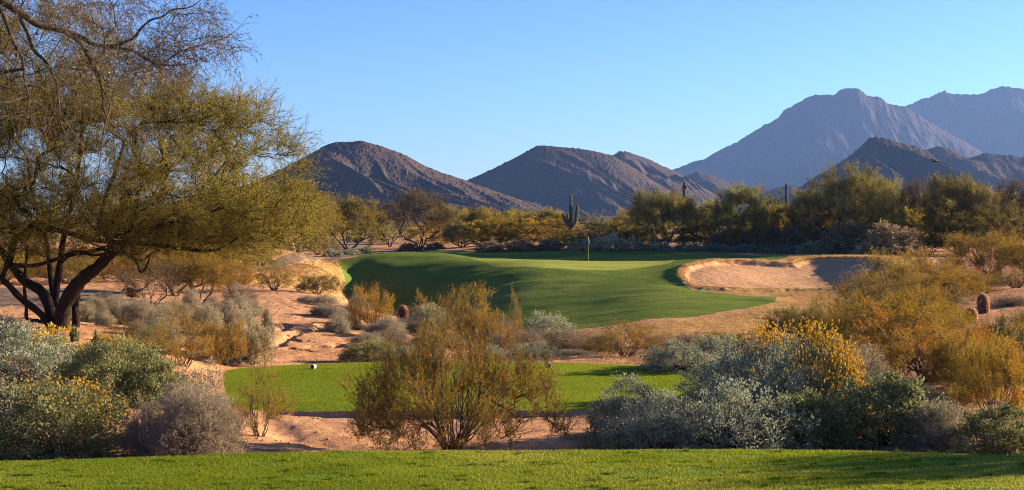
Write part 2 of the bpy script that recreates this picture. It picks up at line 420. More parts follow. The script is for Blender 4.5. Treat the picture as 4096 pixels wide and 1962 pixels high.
def m_sand():
    m, nt, out = mat_new('bunker_sand'); p = geo_pos(nt, (1, .35, 1))
    n = noise_n(nt, p, 5, 5, .65); f = noise_n(nt, geo_pos(nt), 30, 3, .7); b = noise_n(nt, geo_pos(nt), .5, 4)
    col = ramp(nt, b, [(.3, (.37, .215, .12)), (.7, (.45, .27, .155))])
    col = mixc(nt, .4, col, ramp(nt, f, [(.3, (.40, .39, .38)), (.7, (.6, .6, .6))]), 'OVERLAY')
    surf(nt, out, col, .95, bump(nt, mathn(nt, 'ADD', n, mathn(nt, 'MULTIPLY', f, .4)), .05), .0); M['bunker_sand'] = m
m_sand()

def m_turf(name, stops, patch, sc=1.0, bd=.03, str_=(1, 1, 1), specks=None, trans=0):
    m, nt, out = mat_new(name)
    p = geo_pos(nt, str_); q = geo_pos(nt)
    big = noise_n(nt, q, .25 * sc, 4, .55); mid = noise_n(nt, p, 2.2 * sc, 6, .65); fine = noise_n(nt, q, 22 * sc, 4, .75)
    k = mathn(nt, 'ADD', mathn(nt, 'MULTIPLY', big, .5), mathn(nt, 'MULTIPLY', mid, .5))
    col = ramp(nt, k, stops)
    col = mixc(nt, mathn(nt, 'MULTIPLY', ramp(nt, noise_n(nt, q, 1.1 * sc, 5, .7), [(.56, (0, 0, 0)), (.7, (1, 1, 1))]), .5), col, patch)
    col = mixc(nt, .7, col, ramp(nt, fine, [(.3, (.25, .27, .25)), (.5, (.5, .5, .5)), (.7, (.8, .78, .72))]), 'OVERLAY')
    h = mathn(nt, 'ADD', mathn(nt, 'MULTIPLY', fine, .6), mathn(nt, 'MULTIPLY', mid, 2.0))
    surf(nt, out, col, .85, bump(nt, h, bd), .0); M[name] = m
m_turf('tee_grass', [(.35, (.060, .105, .012)), (.5, (.105, .160, .022)), (.65, (.16, .205, .040))], (.15, .165, .045), 1.4, .02)
m_turf('lower_tee_grass', [(.35, (.11, .155, .014)), (.5, (.15, .195, .020)), (.65, (.19, .225, .03))], (.15, .17, .04), 1.2, .02)
m_turf('putting_green', [(.35, (.20, .235, .045)), (.5, (.25, .275, .06)), (.65, (.29, .30, .075))], (.26, .27, .07), .8, .004)
m_turf('fairway_grass', [(.35, (.070, .110, .022)), (.5, (.108, .148, .032)), (.65, (.155, .18, .043))], (.14, .155, .044), .36, .03, (.5, 1.6, 1))
m_turf('dormant_turf', [(.35, (.25, .145, .06)), (.5, (.35, .21, .085)), (.65, (.43, .275, .12))], (.19, .108, .045), .8, .05, (.4, 1.8, 1))
# ================================================================== MOUNTAINS
def m_rock(name, rock, rock2, veg, sc):
    m, nt, out = mat_new(name); p = geo_pos(nt)
    big = noise_n(nt, p, .012 * sc, 5, .6); mid = noise_n(nt, p, .11 * sc, 4, .7)
    vo = nd(nt, 'ShaderNodeTexVoronoi'); vo.inputs['Scale'].default_value = .28 * sc; nt.links.new(p, vo.inputs['Vector'])
    col = ramp(nt, big, [(.35, rock), (.65, rock2)])
    col = mixc(nt, mathn(nt, 'MULTIPLY', ramp(nt, vo.outputs['Distance'], [(.25, (1, 1, 1)), (.55, (0, 0, 0))]), .75), col, veg)
    surf(nt, out, col, 1.0, bump(nt, mathn(nt, 'ADD', mathn(nt, 'MULTIPLY', mid, .5), big), 1.6 / sc), .0)
    return m
def mountain(name, prof, D, depth, mat, seed, spur=.2, freq=6, shear=.35, nx=420, ny=170, rugged=.012, shrub=0.0, zb=-2.0):
    prof = np.array(prof, float)
    px = np.linspace(prof[0, 0], prof[-1, 0], nx)
    pk = np.interp(px, prof[:, 0], prof[:, 1])
    H = (HY - pk) * D / F + CZ - zb                                       # crest height above its foot
    x0 = wx(px, D); Lx = x0[-1] - x0[0]
    v = np.r_[-np.linspace(1, 0, 26)[:-1] ** 1.2 * .9, np.linspace(0, 1, ny)]          # -: behind the crest, +: towards the eye
    X = np.broadcast_to(x0, (len(v), nx)).copy(); Vv = np.broadcast_to(v[:, None], X.shape); Hh = np.broadcast_to(H, X.shape)
    def blur(h, wd):
        k = np.exp(-.5 * (np.arange(-3 * wd, 3 * wd + 1) / wd) ** 2); k /= k.sum(); return np.convolve(np.pad(h, 3 * wd, mode='edge'), k, 'valid')
    lv = [H] + [blur(H, max(2, int(nx * f))) for f in (.012, .03, .06, .10)]; vs = [0, .04, .15, .4, .8]
    av = np.abs(Vv); Hs = np.empty(X.shape)
    for r, vv in enumerate(np.abs(v)):
        j = min(max(int(np.searchsorted(vs, vv, 'right')) - 1, 0), 3); t = min((vv - vs[j]) / (vs[j + 1] - vs[j]), 1); Hs[r] = lv[j] * (1 - t) + lv[j + 1] * t
    Hh = Hs; Hc = np.broadcast_to(H, X.shape)
    s = (X / Lx) * freq - shear * freq * Vv
    warp = .35 * fbm(s * .8, Vv * 2.2, seed + 5, 3)
    def ridged(a, b, sd):
        n = vnoise(a, b, sd); return 1 - 2 * np.abs(n)
    R = ridged(s + warp, Vv * .7, seed) + .5 * ridged(2.3 * s + warp * 2, Vv * 1.6, seed + 1) + .22 * ridged(5.5 * s + warp * 3, Vv * 4, seed + 2)
    env = sstep(0.0, .28, av) * (1 - .75 * sstep(.55, 1, av))
    face = 1 - np.where(Vv > 0, 1 - (1 - np.clip(av, 0, 1)) ** 1.35, (av / .9) ** 1.2)
    Z = Hh * (face + spur * (R - .25) * env)
    Z = Z + Hh.max() * rugged * fbm(X / Lx * freq * 9, Vv * 9, seed + 7, 4) * sstep(-.02, .2, av + .03) 
    cr = Hh.max() * rugged * .35 * fbm(X / Lx * freq * 22, Vv * 20, seed + 8, 3)
    Z = Z + cr
    if shrub:
        Z = Z + shrub * np.maximum(0, fbm(X / 2.6, Vv * depth / 3.4, seed + 9, 2, .7) - .25) * 2
    lim = np.interp(av, [0, .06, 1.2], [1, 1.0, 1.0]) * Hc * (D - Vv * depth * .98) / D      # nothing rises above the crest line
    Z = np.where(Vv > .02, np.minimum(Z, lim - Hh * .004), Z)
    endf = sstep(0, .04, np.linspace(0, 1, nx)) * sstep(1, .96, np.linspace(0, 1, nx))
    Z = zb + Z * (.15 + .85 * endf) - 6 * sstep(.93, 1, av)
    X = X + 0 * Vv
    Y = D - Vv * depth
    V = np.c_[X.ravel(), Y.ravel(), Z.ravel()]
    n2 = len(v); i = np.arange((n2 - 1) * nx).reshape(n2 - 1, nx)[:, :-1].ravel()
    Fq = np.c_[i, i + nx, i + nx + 1, i + 1]
    o = link(name, mesh_np(name, V, Fq, mat)); tag(o, kind='structure')
    return o
MR1 = m_rock('scrubby hillside', (.064, .047, .042), (.09, .066, .056), (.034, .032, .024), 1.0)
MR2 = m_rock('far rocky mountain', (.058, .044, .04), (.078, .059, .05), (.04, .036, .031), .35)
def build_mountains():
    mountain('hill', [(300, 880), (600, 840), (860, 780), (1000, 735), (1158, 664), (1211, 632), (1292, 588), (1344, 568), (1397, 569), (1443, 563), (1478, 572), (1531, 588), (1606, 614), (1653, 638), (1705, 667), (1769, 693), (1833, 713), (1868, 724), (1944, 754), (2031, 783), (2118, 818), (2200, 856), (2300, 880), (2420, 889)],
             1500, 330, MR1, 31, .22, 7, .42, 900, 300, .005, .55)
    mountain('hill', [(1500, 884), (1650, 820), (1760, 770), (1868, 722), (1950, 687), (1996, 664), (2054, 635), (2119, 600), (2148, 584), (2177, 583), (2264, 591), (2351, 600), (2410, 614), (2450, 623), (2510, 658), (2560, 688), (2610, 722), (2660, 752), (2740, 795), (2850, 850), (3000, 888)],
             2300, 380, MR1, 52, .10, 6, .40, 800, 260, .005, .7)
    mountain('hill', [(2300, 700), (2400, 650), (2450, 622), (2480, 607), (2509, 608), (2544, 620), (2596, 638), (2654, 667), (2689, 681), (2730, 702), (2790, 740), (2900, 800), (3100, 880)],
             2750, 480, MR1, 73, .16, 4, .35, 420, 180, .005, .7)
    mountain('hill', [(2500, 860), (2620, 760), (2700, 715), (2753, 702), (2788, 689), (2846, 702), (2922, 734), (3004, 751), (3079, 763), (3155, 740), (3207, 748), (3300, 790), (3450, 880)],
             3100, 340, MR1, 94, .15, 5, .4, 380, 150, .006, .8)
    mountain('hill', [(2950, 884), (3080, 835), (3178, 783), (3207, 760), (3266, 719), (3324, 673), (3411, 617), (3452, 580), (3481, 553), (3504, 550), (3551, 559), (3609, 574), (3656, 585), (3702, 603), (3761, 649), (3825, 700), (3900, 760), (4000, 820), (4150, 885)],
             1900, 310, MR1, 115, .16, 5, .36, 700, 220, .009, .8)
    mountain('hill', [(3500, 760), (3600, 660), (3702, 600), (3755, 586), (3796, 591), (3825, 606), (3848, 623), (3877, 635), (3941, 614), (3982, 620), (4040, 621), (4087, 631), (4200, 610), (4400, 660), (4700, 780), (4900, 880)],
             2600, 400, MR1, 136, .13, 5, .3, 500, 180, .010, .8)
    mountain('mountain', [(2300, 880), (2500, 770), (2600, 725), (2689, 681), (2759, 654), (2817, 638), (2858, 612), (2905, 588), (2957, 565), (3004, 533), (3056, 501), (3079, 495), (3114, 469), (3132, 446), (3178, 419), (3237, 387), (3266, 380), (3301, 379), (3333, 384), (3359, 360), (3400, 352), (3435, 358), (3470, 382), (3522, 392), (3551, 414), (3586, 422), (3621, 427), (3700, 475), (3790, 530), (3900, 590), (4050, 680), (4250, 800), (4400, 880)],
             6000, 900, MR2, 157, .05, 7, .3, 900, 240, .013)
    mountain('mountain', [(3200, 800), (3400, 600), (3500, 500), (3621, 428), (3662, 408), (3697, 393), (3714, 396), (3738, 379), (3778, 364), (3802, 376), (3877, 379), (3936, 373), (3976, 355), (4011, 345), (4052, 350), (4096, 357), (4250, 400), (4450, 470), (4700, 600), (5000, 860)],
             7000, 1000, MR2, 178, .06, 7, .3, 800, 220, .013)
# ================================================================== PLANTS: geometry
def unit(v):
    return v / (np.linalg.norm(v, axis=-1, keepdims=True) + 1e-9)
class Wood:
    def __init__(s): s.V = []; s.F = []; s.n = 0
    def tube(s, P, R, k=5):
        P = np.asarray(P, float); R = np.asarray(R, float); m = len(P)
        T = unit(np.gradient(P, axis=0)); ref = np.array([.31, .23, .92]); ref = np.where(np.abs(T @ ref)[:, None] > .93, np.array([1., 0, 0]), ref)
        A = unit(np.cross(T, ref)); B = np.cross(T, A); an = np.arange(k) * 2 * math.pi / k
        ring = P[:, None] + R[:, None, None] * (np.cos(an)[None, :, None] * A[:, None] + np.sin(an)[None, :, None] * B[:, None])
        i = np.arange(m - 1)[:, None] * k; j = np.arange(k)[None]; j2 = (j + 1) % k
        s.V.append(ring.reshape(-1, 3)); s.F.append(np.stack([i + j, i + j2, i + k + j2, i + k + j], -1).reshape(-1, 4) + s.n); s.n += m * k
    def sticks(s, A, B, r0, r1=None):
        """many thin three-sided twigs at once"""
        A = np.asarray(A); B = np.asarray(B); m = len(A); T = unit(B - A)
        ref = np.where(np.abs(T[:, 2:]) > .9, np.array([[1., 0, 0]]), np.array([[0, 0, 1.]]))
        U = unit(np.cross(T, ref)); W = np.cross(T, U); r0 = np.broadcast_to(r0, (m,)); r1 = r0 * .45 if r1 is None else np.broadcast_to(r1, (m,))
        an = np.arange(3) * 2 * math.pi / 3; o = np.cos(an)[None, :, None] * U[:, None] + np.sin(an)[None, :, None] * W[:, None]
        V = np.concatenate([A[:, None] + r0[:, None, None] * o, B[:, None] + r1[:, None, None] * o], 1)
        b = np.arange(m)[:, None, None] * 6 + np.array([[0, 1, 4, 3], [1, 2, 5, 4], [2, 0, 3, 5]])[None]
        s.V.append(V.reshape(-1, 3)); s.F.append(b.reshape(-1, 4) + s.n); s.n += m * 6
    def mesh(s, name, mat): return mesh_np(name, np.concatenate(s.V), np.concatenate(s.F), mat)

class Leaves:
    def __init__(s): s.V = []; s.a = []
    def add(s, P, D, L, W, v, rng, fold=.25):
        """leaf diamonds: base P, direction D, length L, width W, colour value v"""
        m = len(P); D = unit(D); R = unit(rng.normal(size=(m, 3))); S = unit(np.cross(D, R)); N = np.cross(S, D)
        L = np.broadcast_to(L, (m,))[:, None]; W = np.broadcast_to(W, (m,))[:, None]
        mid = P + D * L * .5 + N * W * fold
        s.V.append(np.stack([P, mid + S * W * .5, P + D * L, mid - S * W * .5], 1).reshape(-1, 3)); s.a.append(np.repeat(np.broadcast_to(v, (m,)), 4))
    def mesh(s, name, mat):
        V = np.concatenate(s.V); return mesh_np(name, V, np.arange(len(V)).reshape(-1, 4), mat, np.clip(np.concatenate(s.a), 0, 1), smooth=False)

def sph(rng, m):
    return unit(rng.normal(size=(m, 3)))

def curve_pts(a, da, b, n, rng, jit, droop=0.0):
    a = np.asarray(a, float); b = np.asarray(b, float); L = np.linalg.norm(b - a)
    c = a + np.asarray(da) * L * .45 + np.array([0, 0, -droop * L]); t = np.linspace(0, 1, n)[:, None]
    P = (1 - t) ** 2 * a + 2 * t * (1 - t) * c + t * t * b
    P[1:-1] += rng.normal(size=(n - 2, 3)) * jit * L
    return P

def grow(rng, trunks, targets, r_tip=.006, expo=2.3, back=.8, jit=.035, sag=0.0, wood=None, base=None):
    """joins every target point to the nearest part of the skeleton; returns tips with their directions"""
    wood = wood or Wood(); N = []; par = []; dirn = []; chains = []; minr = []
    for P, R in trunks:
        P = np.asarray(P, float); st = len(N)
        link_to = -1
        if N:
            dd = np.linalg.norm(np.array(N) - P[0], axis=1); link_to = int(dd.argmin())
        ch = [] if link_to < 0 else [link_to]
        for i, p in enumerate(P):
            N.append(p); par.append(link_to if i == 0 else len(N) - 2); d = P[min(i + 1, len(P) - 1)] - P[max(i - 1, 0)]; dirn.append(d / (np.linalg.norm(d) + 1e-9)); minr.append(R[i]); ch.append(len(N) - 1)
        chains.append(ch)
    base = np.array(N[0]) if base is None else np.asarray(base)
    order = np.argsort(np.linalg.norm(targets - base, axis=1) + rng.normal(size=len(targets)) * .15)
    tips = []
    for q in targets[order]:
        A = np.array(N); v = q - A; L = np.linalg.norm(v, axis=1) + 1e-6; cs = (v / L[:, None] * np.array(dirn)).sum(1)
        k = int((L * (1 + back * (1 - cs)) + .0 * L).argmin())
        n = 4 if L[k] < .8 else 6
        P = curve_pts(N[k], dirn[k], q, n, rng, jit, sag)
        ch = [k]
        for i in range(1, n):
            N.append(P[i]); par.append(ch[-1]); d = P[i] - P[i - 1]; dirn.append(d / (np.linalg.norm(d) + 1e-9)); minr.append(0); ch.append(len(N) - 1)
        chains.append(ch); tips.append((len(N) - 1))
    cnt = np.zeros(len(N))
    for t in tips: cnt[t] += 1
    for i in range(len(N) - 1, -1, -1):
        if par[i] >= 0: cnt[par[i]] += cnt[i]
    rad = np.maximum(r_tip * np.maximum(cnt, 1) ** (1 / expo), np.array(minr)); N = np.array(N)
    for ch in chains:
        if len(ch) > 1:
            R = rad[ch].copy()
            if len(ch) > 2 and minr[ch[-1]] == 0: R[0] = min(R[0], R[1] * 1.25); R[-1] *= .5
            wood.tube(N[ch], R, 7 if R.max() > .05 else (5 if R.max() > .015 else 4))
    return N[tips], np.array([dirn[t] for t in tips]), wood

def twig_leaves(rng, wood, lv, tips, tdir, center, ntw=10, L=(.3, .7), nl=20, ll=.04, lw=.012, up=.2, out=.6, along=.5, rnd=.8, r=.003, droop=.1, vbase=.5, vclump=.25, vleaf=.15, spread=.12, two=True, leaf_up=0.3):
    m = len(tips); P0 = np.repeat(tips, ntw, 0) + rng.normal(size=(m * ntw, 3)) * spread
    o = unit(np.repeat(tips - center, ntw, 0)); D = unit(o * out + np.repeat(tdir, ntw, 0) * along + rng.normal(size=(m * ntw, 3)) * rnd + np.array([0, 0, up]))
    ln = rng.uniform(L[0], L[1], m * ntw)[:, None]
    P1 = P0 + D * ln * .55 + rng.normal(size=P0.shape) * .05 * ln; P2 = P1 + unit(D + rng.normal(size=P0.shape) * .35 + np.array([0, 0, -droop])) * ln * .45
    if wood is not None:
        wood.sticks(np.repeat(tips, ntw, 0) * .5 + P0 * .5, P1, r, r * .75); wood.sticks(P1, P2, r * .75, r * .35)
    clump = np.repeat(vbase + rng.normal(size=m) * vclump, ntw) + rng.normal(size=m * ntw) * .08
    t = rng.uniform(.08, 1.0, (m * ntw, nl, 1)); A = P0[:, None]; B = P1[:, None]; C = P2[:, None]
    Q = np.where(t < .55, A + (B - A) * t / .55, B + (C - B) * (t - .55) / .45).reshape(-1, 3)
    DD = np.repeat(D, nl, 0) * .6 + rng.normal(size=Q.shape) * .75 + np.array([0, 0, leaf_up])
    Q = Q + rng.normal(size=Q.shape) * ll * .35
    lv.add(Q, DD, ll * rng.uniform(.6, 1.35, len(Q)), lw * rng.uniform(.7, 1.3, len(Q)), np.repeat(clump, nl) + rng.normal(size=len(Q)) * vleaf, rng)

# ---- plant materials
ML = {}
def plant_mats():
    ML['mesq'] = leaf_mat('mesquite leaves', [(0, (.11, .098, .019)), (.35, (.20, .168, .031)), (.65, (.285, .225, .047)), (1, (.365, .275, .072))], .55, 0, .02)
    ML['palo'] = leaf_mat('palo verde twigs', [(0, (.095, .095, .028)), (.4, (.18, .168, .05)), (.75, (.26, .225, .068)), (1, (.33, .27, .09))], .42, 0, .03)
    ML['brown'] = leaf_mat('dry brown twig leaves', [(0, (.11, .078, .036)), (.5, (.18, .13, .062)), (1, (.25, .19, .10))], .3, 0, .02)
    ML['creo'] = leaf_mat('creosote leaves', [(0, (.15, .115, .010)), (.4, (.29, .195, .013)), (.75, (.40, .235, .016)), (1, (.45, .175, .02))], .45, .02, .02)
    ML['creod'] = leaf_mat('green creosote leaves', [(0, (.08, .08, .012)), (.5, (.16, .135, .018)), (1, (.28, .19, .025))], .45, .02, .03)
    ML['britt'] = leaf_mat('brittlebush leaves', [(0, (.13, .148, .098)), (.4, (.235, .26, .17)), (.75, (.33, .35, .24)), (1, (.42, .42, .31))], .32, .012, .015)
    ML['brittg'] = leaf_mat('green brittlebush leaves', [(0, (.075, .085, .03)), (.4, (.155, .168, .065)), (.75, (.25, .25, .105)), (1, (.33, .31, .15))], .34, .008, .02)
    ML['grey'] = leaf_mat('grey bursage leaves', [(0, (.20, .165, .105)), (.5, (.33, .285, .195)), (1, (.43, .38, .275))], .35, 0, .02)
    ML['tan'] = leaf_mat('tan dry leaves', [(0, (.15, .10, .055)), (.5, (.25, .175, .10)), (1, (.35, .26, .16))], .3, 0, .02)
    ML['orange'] = leaf_mat('orange foliage', [(0, (.12, .085, .014)), (.5, (.23, .145, .022)), (1, (.33, .18, .035))], .45, 0, .02)
    ML['flower'] = leaf_mat('yellow flowers', [(0, (.42, .24, .03)), (.5, (.58, .36, .045)), (1, (.70, .48, .08))], .35, 0, .0)
    ML['stalk'] = leaf_mat('flower stalks', [(0, (.16, .13, .03)), (1, (.28, .20, .05))], .2, 0, .0)
    ML['weed'] = leaf_mat('bright weed leaves', [(0, (.12, .19, .02)), (1, (.28, .34, .04))], .45, 0, .0)
    ML['bark'] = bark_mat('dark mesquite bark', (.010, .006, .0045), (.042, .026, .018), 22)
    ML['barkp'] = bark_mat('pale bark', (.10, .075, .055), (.22, .165, .12), 14)
    ML['barkb'] = bark_mat('brown bark', (.05, .033, .022), (.13, .088, .06), 14)
    ML['stem'] = bark_mat('shrub stems', (.055, .038, .028), (.15, .11, .085), 30)
    ML['stemg'] = bark_mat('grey dry stems', (.13, .10, .08), (.24, .19, .15), 30)

def proto(root, parts):
    """a hidden-away first copy: an Empty with its parts; put() moves the first and copies the rest"""
    return dict(root=root, parts=parts)
PROTO = {}; USED = {}
def make(key, name, parts):
    """parts: list of (part name, mesh)"""
    PROTO[key] = (name, parts)
def place(key, x, y, z, rz, sc, label, cat, group, skip=(), tilt=None):
    name, parts = PROTO[key]
    o = empty(name, (x, y, z), rz, sc)
    for pn, me in parts:
        if pn in skip: continue
        c = link(pn, me, o)
    tag(o, label, cat, group)
    return o

# ---- shrubs, each about 1 wide (radius .5) and 1 high before scaling, built at real size W x H metres and scaled
def norm(vs, W, H): return vs
def creosote(key, seed, W=2.2, H=1.7, nst=26, nplume=95, ntw=9, nl=26, mat='creo', ll=.022, lw=.011, base=.25, spread=1.0, vclump=.22, vbase=.45):
    rng = np.random.default_rng(seed); lv = Leaves(); wd = Wood()
    tr = []
    for i in range(nst):
        a = rng.uniform(0, 2 * math.pi); tl = rng.uniform(.1, 1.0) ** .8 * spread; r0 = rng.uniform(0, .10)
        b = np.array([math.cos(a) * W * .5 * tl * .75, math.sin(a) * W * .5 * tl * .75, H * (.45 + .3 * (1 - tl * .7)) * rng.uniform(.75, 1.1)])
        P = curve_pts((math.cos(a) * r0, math.sin(a) * r0, -.03), (math.cos(a) * .5, math.sin(a) * .5, .75), b, 7, rng, .02)
        tr.append((P, np.linspace(.014, .006, 7)))
    u = sph(rng, nplume * 3); u = u[u[:, 2] > -.45][:nplume]
    rr = rng.uniform(.5, 1.0, len(u)) ** .6 * (1 + .30 * np.sin(5 * u[:, 0] + seed) * np.cos(4 * u[:, 1] + 2 * seed) + .15 * np.sin(9 * u[:, 1] + 7 * u[:, 0] + seed))
    T = np.c_[u[:, 0] * rr * W * .5, u[:, 1] * rr * W * .5, H * (.36 + .58 * u[:, 2] * rr + .05 * rng.normal(size=len(u)))]
    T[:, 2] = np.maximum(T[:, 2], H * .07)
    trs = []
    first = None
    tips, td, wd = grow(rng, tr, T, .0035, 2.2, .6, .04, 0, wd, base=(0, 0, -.3))
    twig_leaves(rng, wd, lv, tips, td, np.array([0, 0, H * .1]), ntw, (.14, .42), nl, ll, lw, up=.95, out=.35, along=.35, rnd=.55, r=.0028, droop=-.15, vbase=vbase, vclump=vclump, spread=.05, vleaf=.07)
    make(key, 'creosote_bush', [('stems', wd.mesh('creosote stems', ML['stem'])), ('foliage', lv.mesh('creosote foliage', ML[mat]))])

def brittle(key, seed, W=1.5, H=1.0, ncl=260, nl=34, ll=.055, lw=.026, mat='britt', flowers=0, side=None, stalks=0, fh=.22, stem='stem'):
    """a dome of leaf rosettes on many stems, sometimes with flower stalks"""
    rng = np.random.default_rng(seed); lv = Leaves(); wd = Wood()
    u = sph(rng, ncl * 3); u = u[u[:, 2] > -.12][:ncl]
    lump = 1 + .16 * np.sin(u[:, 0] * 5 + seed) * np.cos(u[:, 1] * 4 + seed * 2) + .10 * np.sin(u[:, 0] * 11 + u[:, 1] * 9 + seed)
    rr = np.where(rng.uniform(size=len(u)) < .72, rng.uniform(.84, 1.03, len(u)), rng.uniform(.45, .85, len(u))) * lump
    T = np.c_[u[:, 0] * rr * W * .5, u[:, 1] * rr * W * .5, .06 + H * .95 * np.maximum(u[:, 2], -.02) * rr]
    n = len(T)
    k = min(n, 150)
    A = np.c_[rng.normal(size=(k, 2)) * W * .05, np.full(k, -.02)]
    for a, b in zip(A, T[:k]):
        P = curve_pts(a, unit(np.array([b[0], b[1], .6 * H])), b, 5, rng, .02); wd.tube(P, np.linspace(.007, .0025, 5), 3)
    P0 = np.repeat(T, nl, 0); o = unit(P0 * np.array([1, 1, 1.2]) - np.array([0, 0, H * .15]))
    D = o * .75 + rng.normal(size=P0.shape) * .62 + np.array([0, 0, .3]); P = P0 + rng.normal(size=P0.shape) * np.array([.05, .05, .04]) * (W / 1.5)
    vcl = np.repeat(.5 + .18 * rng.normal(size=n) , nl) + .12 * rng.normal(size=n * nl)
    lv.add(P, D, ll * rng.uniform(.55, 1.3, len(P)), lw * rng.uniform(.7, 1.3, len(P)), vcl, rng, .2)
    parts = [('stems', wd.mesh('brittlebush stems', ML[stem])), ('foliage', lv.mesh('brittlebush foliage', ML[mat]))]
    if flowers or stalks:
        fl = Leaves(); st = Wood(); m = flowers + stalks
        u = sph(rng, m * 30); u = u[u[:, 2] > .05]
        if side is not None:
            s = unit(np.array(side, float)); w = u @ s; u = u[rng.uniform(size=len(u)) < np.clip((w - .3) * 1.7, 0.005, 1) ** 1.3]
        u = u[:m]; m = len(u)
        B = np.c_[u[:, 0] * W * .48, u[:, 1] * W * .48, H * .95 * u[:, 2]]
        D = unit(u * .6 + rng.normal(size=(m, 3)) * .22 + np.array([0, 0, .75])); E = B + D * (fh * rng.uniform(.6, 1.25, m))[:, None]
        st.sticks(B - D * .08, E, .0028, .0018)
        m = min(flowers, m)
        if m:
            for hd in range(2):
                C = E[:m] + rng.normal(size=(m, 3)) * (.02 if hd == 0 else .055)
                np_ = 9; PP = np.repeat(C, np_, 0); fl.add(PP, rng.normal(size=PP.shape) + np.array([0, 0, .5]), .021, .015, .5 + .25 * rng.normal(size=len(PP)), rng, .1)
            parts.append(('blossoms', fl.mesh('flower heads', ML['flower'])))
        parts.append(('sprays', st.mesh('flower stalks', ML['stalk'])))
    make(key, 'brittlebush', parts)

def dryshrub(key, seed, W=1.2, H=.8, ntw=420, nl=16, mat='grey', ll=.026, lw=.013, stem='stemg', name='dry_shrub', upr=.45, start=.25):
    """a fuzzy mound of fine twigs with small pale leaves"""
    rng = np.random.default_rng(seed); lv = Leaves(); wd = Wood()
    u = sph(rng, ntw * 3); u = u[u[:, 2] > -.02][:ntw]; n = len(u)
    lump = 1 + .14 * np.sin(u[:, 0] * 6 + seed) * np.cos(u[:, 1] * 5 + seed)
    rr = rng.uniform(.72, 1.05, n) * lump
    E = np.c_[u[:, 0] * rr * W * .5, u[:, 1] * rr * W * .5, .03 + H * u[:, 2] * rr]
    A = np.c_[rng.normal(size=(n, 2)) * W * .06, np.full(n, -.02)]
    Mid = A * .45 + E * .55 + np.array([0, 0, H * .10]) + rng.normal(size=(n, 3)) * .04 * W
    wd.sticks(A, Mid, .0045, .003); wd.sticks(Mid, E, .003, .0012)
    k = 2; S0 = np.repeat(Mid * .5 + E * .5, k, 0) + rng.normal(size=(n * k, 3)) * .03; S1 = S0 + unit(np.repeat(E - Mid, k, 0) + rng.normal(size=(n * k, 3)) * .16) * rng.uniform(.08, .2, (n * k, 1)) * (W / 1.2)
    wd.sticks(S0, S1, .002, .0008)
    t = rng.uniform(start, 1, (n, nl, 1)); Q = (Mid[:, None] * (1 - t) + E[:, None] * t).reshape(-1, 3)
    t2 = rng.uniform(.1, 1, (n * k, nl // 3, 1)); Q2 = (S0[:, None] * (1 - t2) + S1[:, None] * t2).reshape(-1, 3)
    v1 = np.repeat(.5 + .16 * rng.normal(size=n), nl); v2 = np.repeat(.55 + .16 * rng.normal(size=n * k), nl // 3)
    Q = np.r_[Q, Q2]; v = np.r_[v1, v2]
    Q = Q + rng.normal(size=Q.shape) * .022
    lv.add(Q, unit(Q * np.array([1, 1, .6])) * .5 + rng.normal(size=Q.shape) * .8 + np.array([0, 0, upr]), ll * rng.uniform(.6, 1.4, len(Q)), lw * rng.uniform(.7, 1.3, len(Q)), v + .1 * rng.normal(size=len(Q)), rng)
    make(key, name, [('stems', wd.mesh('dry shrub stems', ML[stem])), ('foliage', lv.mesh('dry shrub foliage', ML[mat]))])

def tree(key, seed, name, W=6.5, H=6, h0=1.6, nstem=4, ncl=150, ntw=12, nl=22, ll=.13, lw=.03, mat='palo', bark='barkb', up=.5, droop=.05, flat=1.0, r0=.11, L=(.5, 1.0), lean=.25, hole=.0, out=.5, vclump=.22, shell=.5, rtw=.008):
    rng = np.random.default_rng(seed); lv = Leaves(); wd = Wood(); tr = []
    a0 = rng.uniform(0, 6.28)
    for i in range(nstem):
        a = a0 + i * 2 * math.pi / nstem + rng.normal() * .35; k = rng.uniform(.5, 1.2) * lean
        b = np.array([math.cos(a) * W * k, math.sin(a) * W * k, h0 * rng.uniform(.9, 1.3)])
        P = curve_pts((math.cos(a) * r0 * .6, math.sin(a) * r0 * .6, -.15), (math.cos(a) * .3, math.sin(a) * .3, .9), b, 7, rng, .03)
        tr.append((P, np.linspace(r0 * rng.uniform(.7, 1.1), r0 * .55, 7)))
    u = sph(rng, ncl * 4); u = u[u[:, 2] > -.55][:ncl]; n = len(u)
    lump = 1 + .2 * np.sin(u[:, 0] * 4 + seed) * np.cos(u[:, 1] * 3.5 + seed * 1.7) + .13 * np.sin(u[:, 2] * 7 + u[:, 0] * 6 + seed)
    rr = (shell + (1 - shell) * rng.uniform(0, 1, n)) ** .7 * lump
    zc = h0 * .85 + (H - h0 * .85) * .42
    T = np.c_[u[:, 0] * rr * W * .44, u[:, 1] * rr * W * .44, zc + np.where(u[:, 2] > 0, u[:, 2] * (H - zc - .35), u[:, 2] * (zc - h0 * .7)) * rr * flat]
    tips, td, wd = grow(rng, tr, T, .012, 2.2, .7, .04, 0, wd)
    twig_leaves(rng, wd, lv, tips, td, np.array([0, 0, h0]), ntw, L, nl, ll, lw, up=up, out=out, along=.35, rnd=.6, r=rtw, droop=droop, vbase=.5, vclump=vclump, spread=.16)
    make(key, name, [('trunk', wd.mesh(name + ' trunk', ML[bark])), ('crown', lv.mesh(name + ' crown', ML[mat]))])

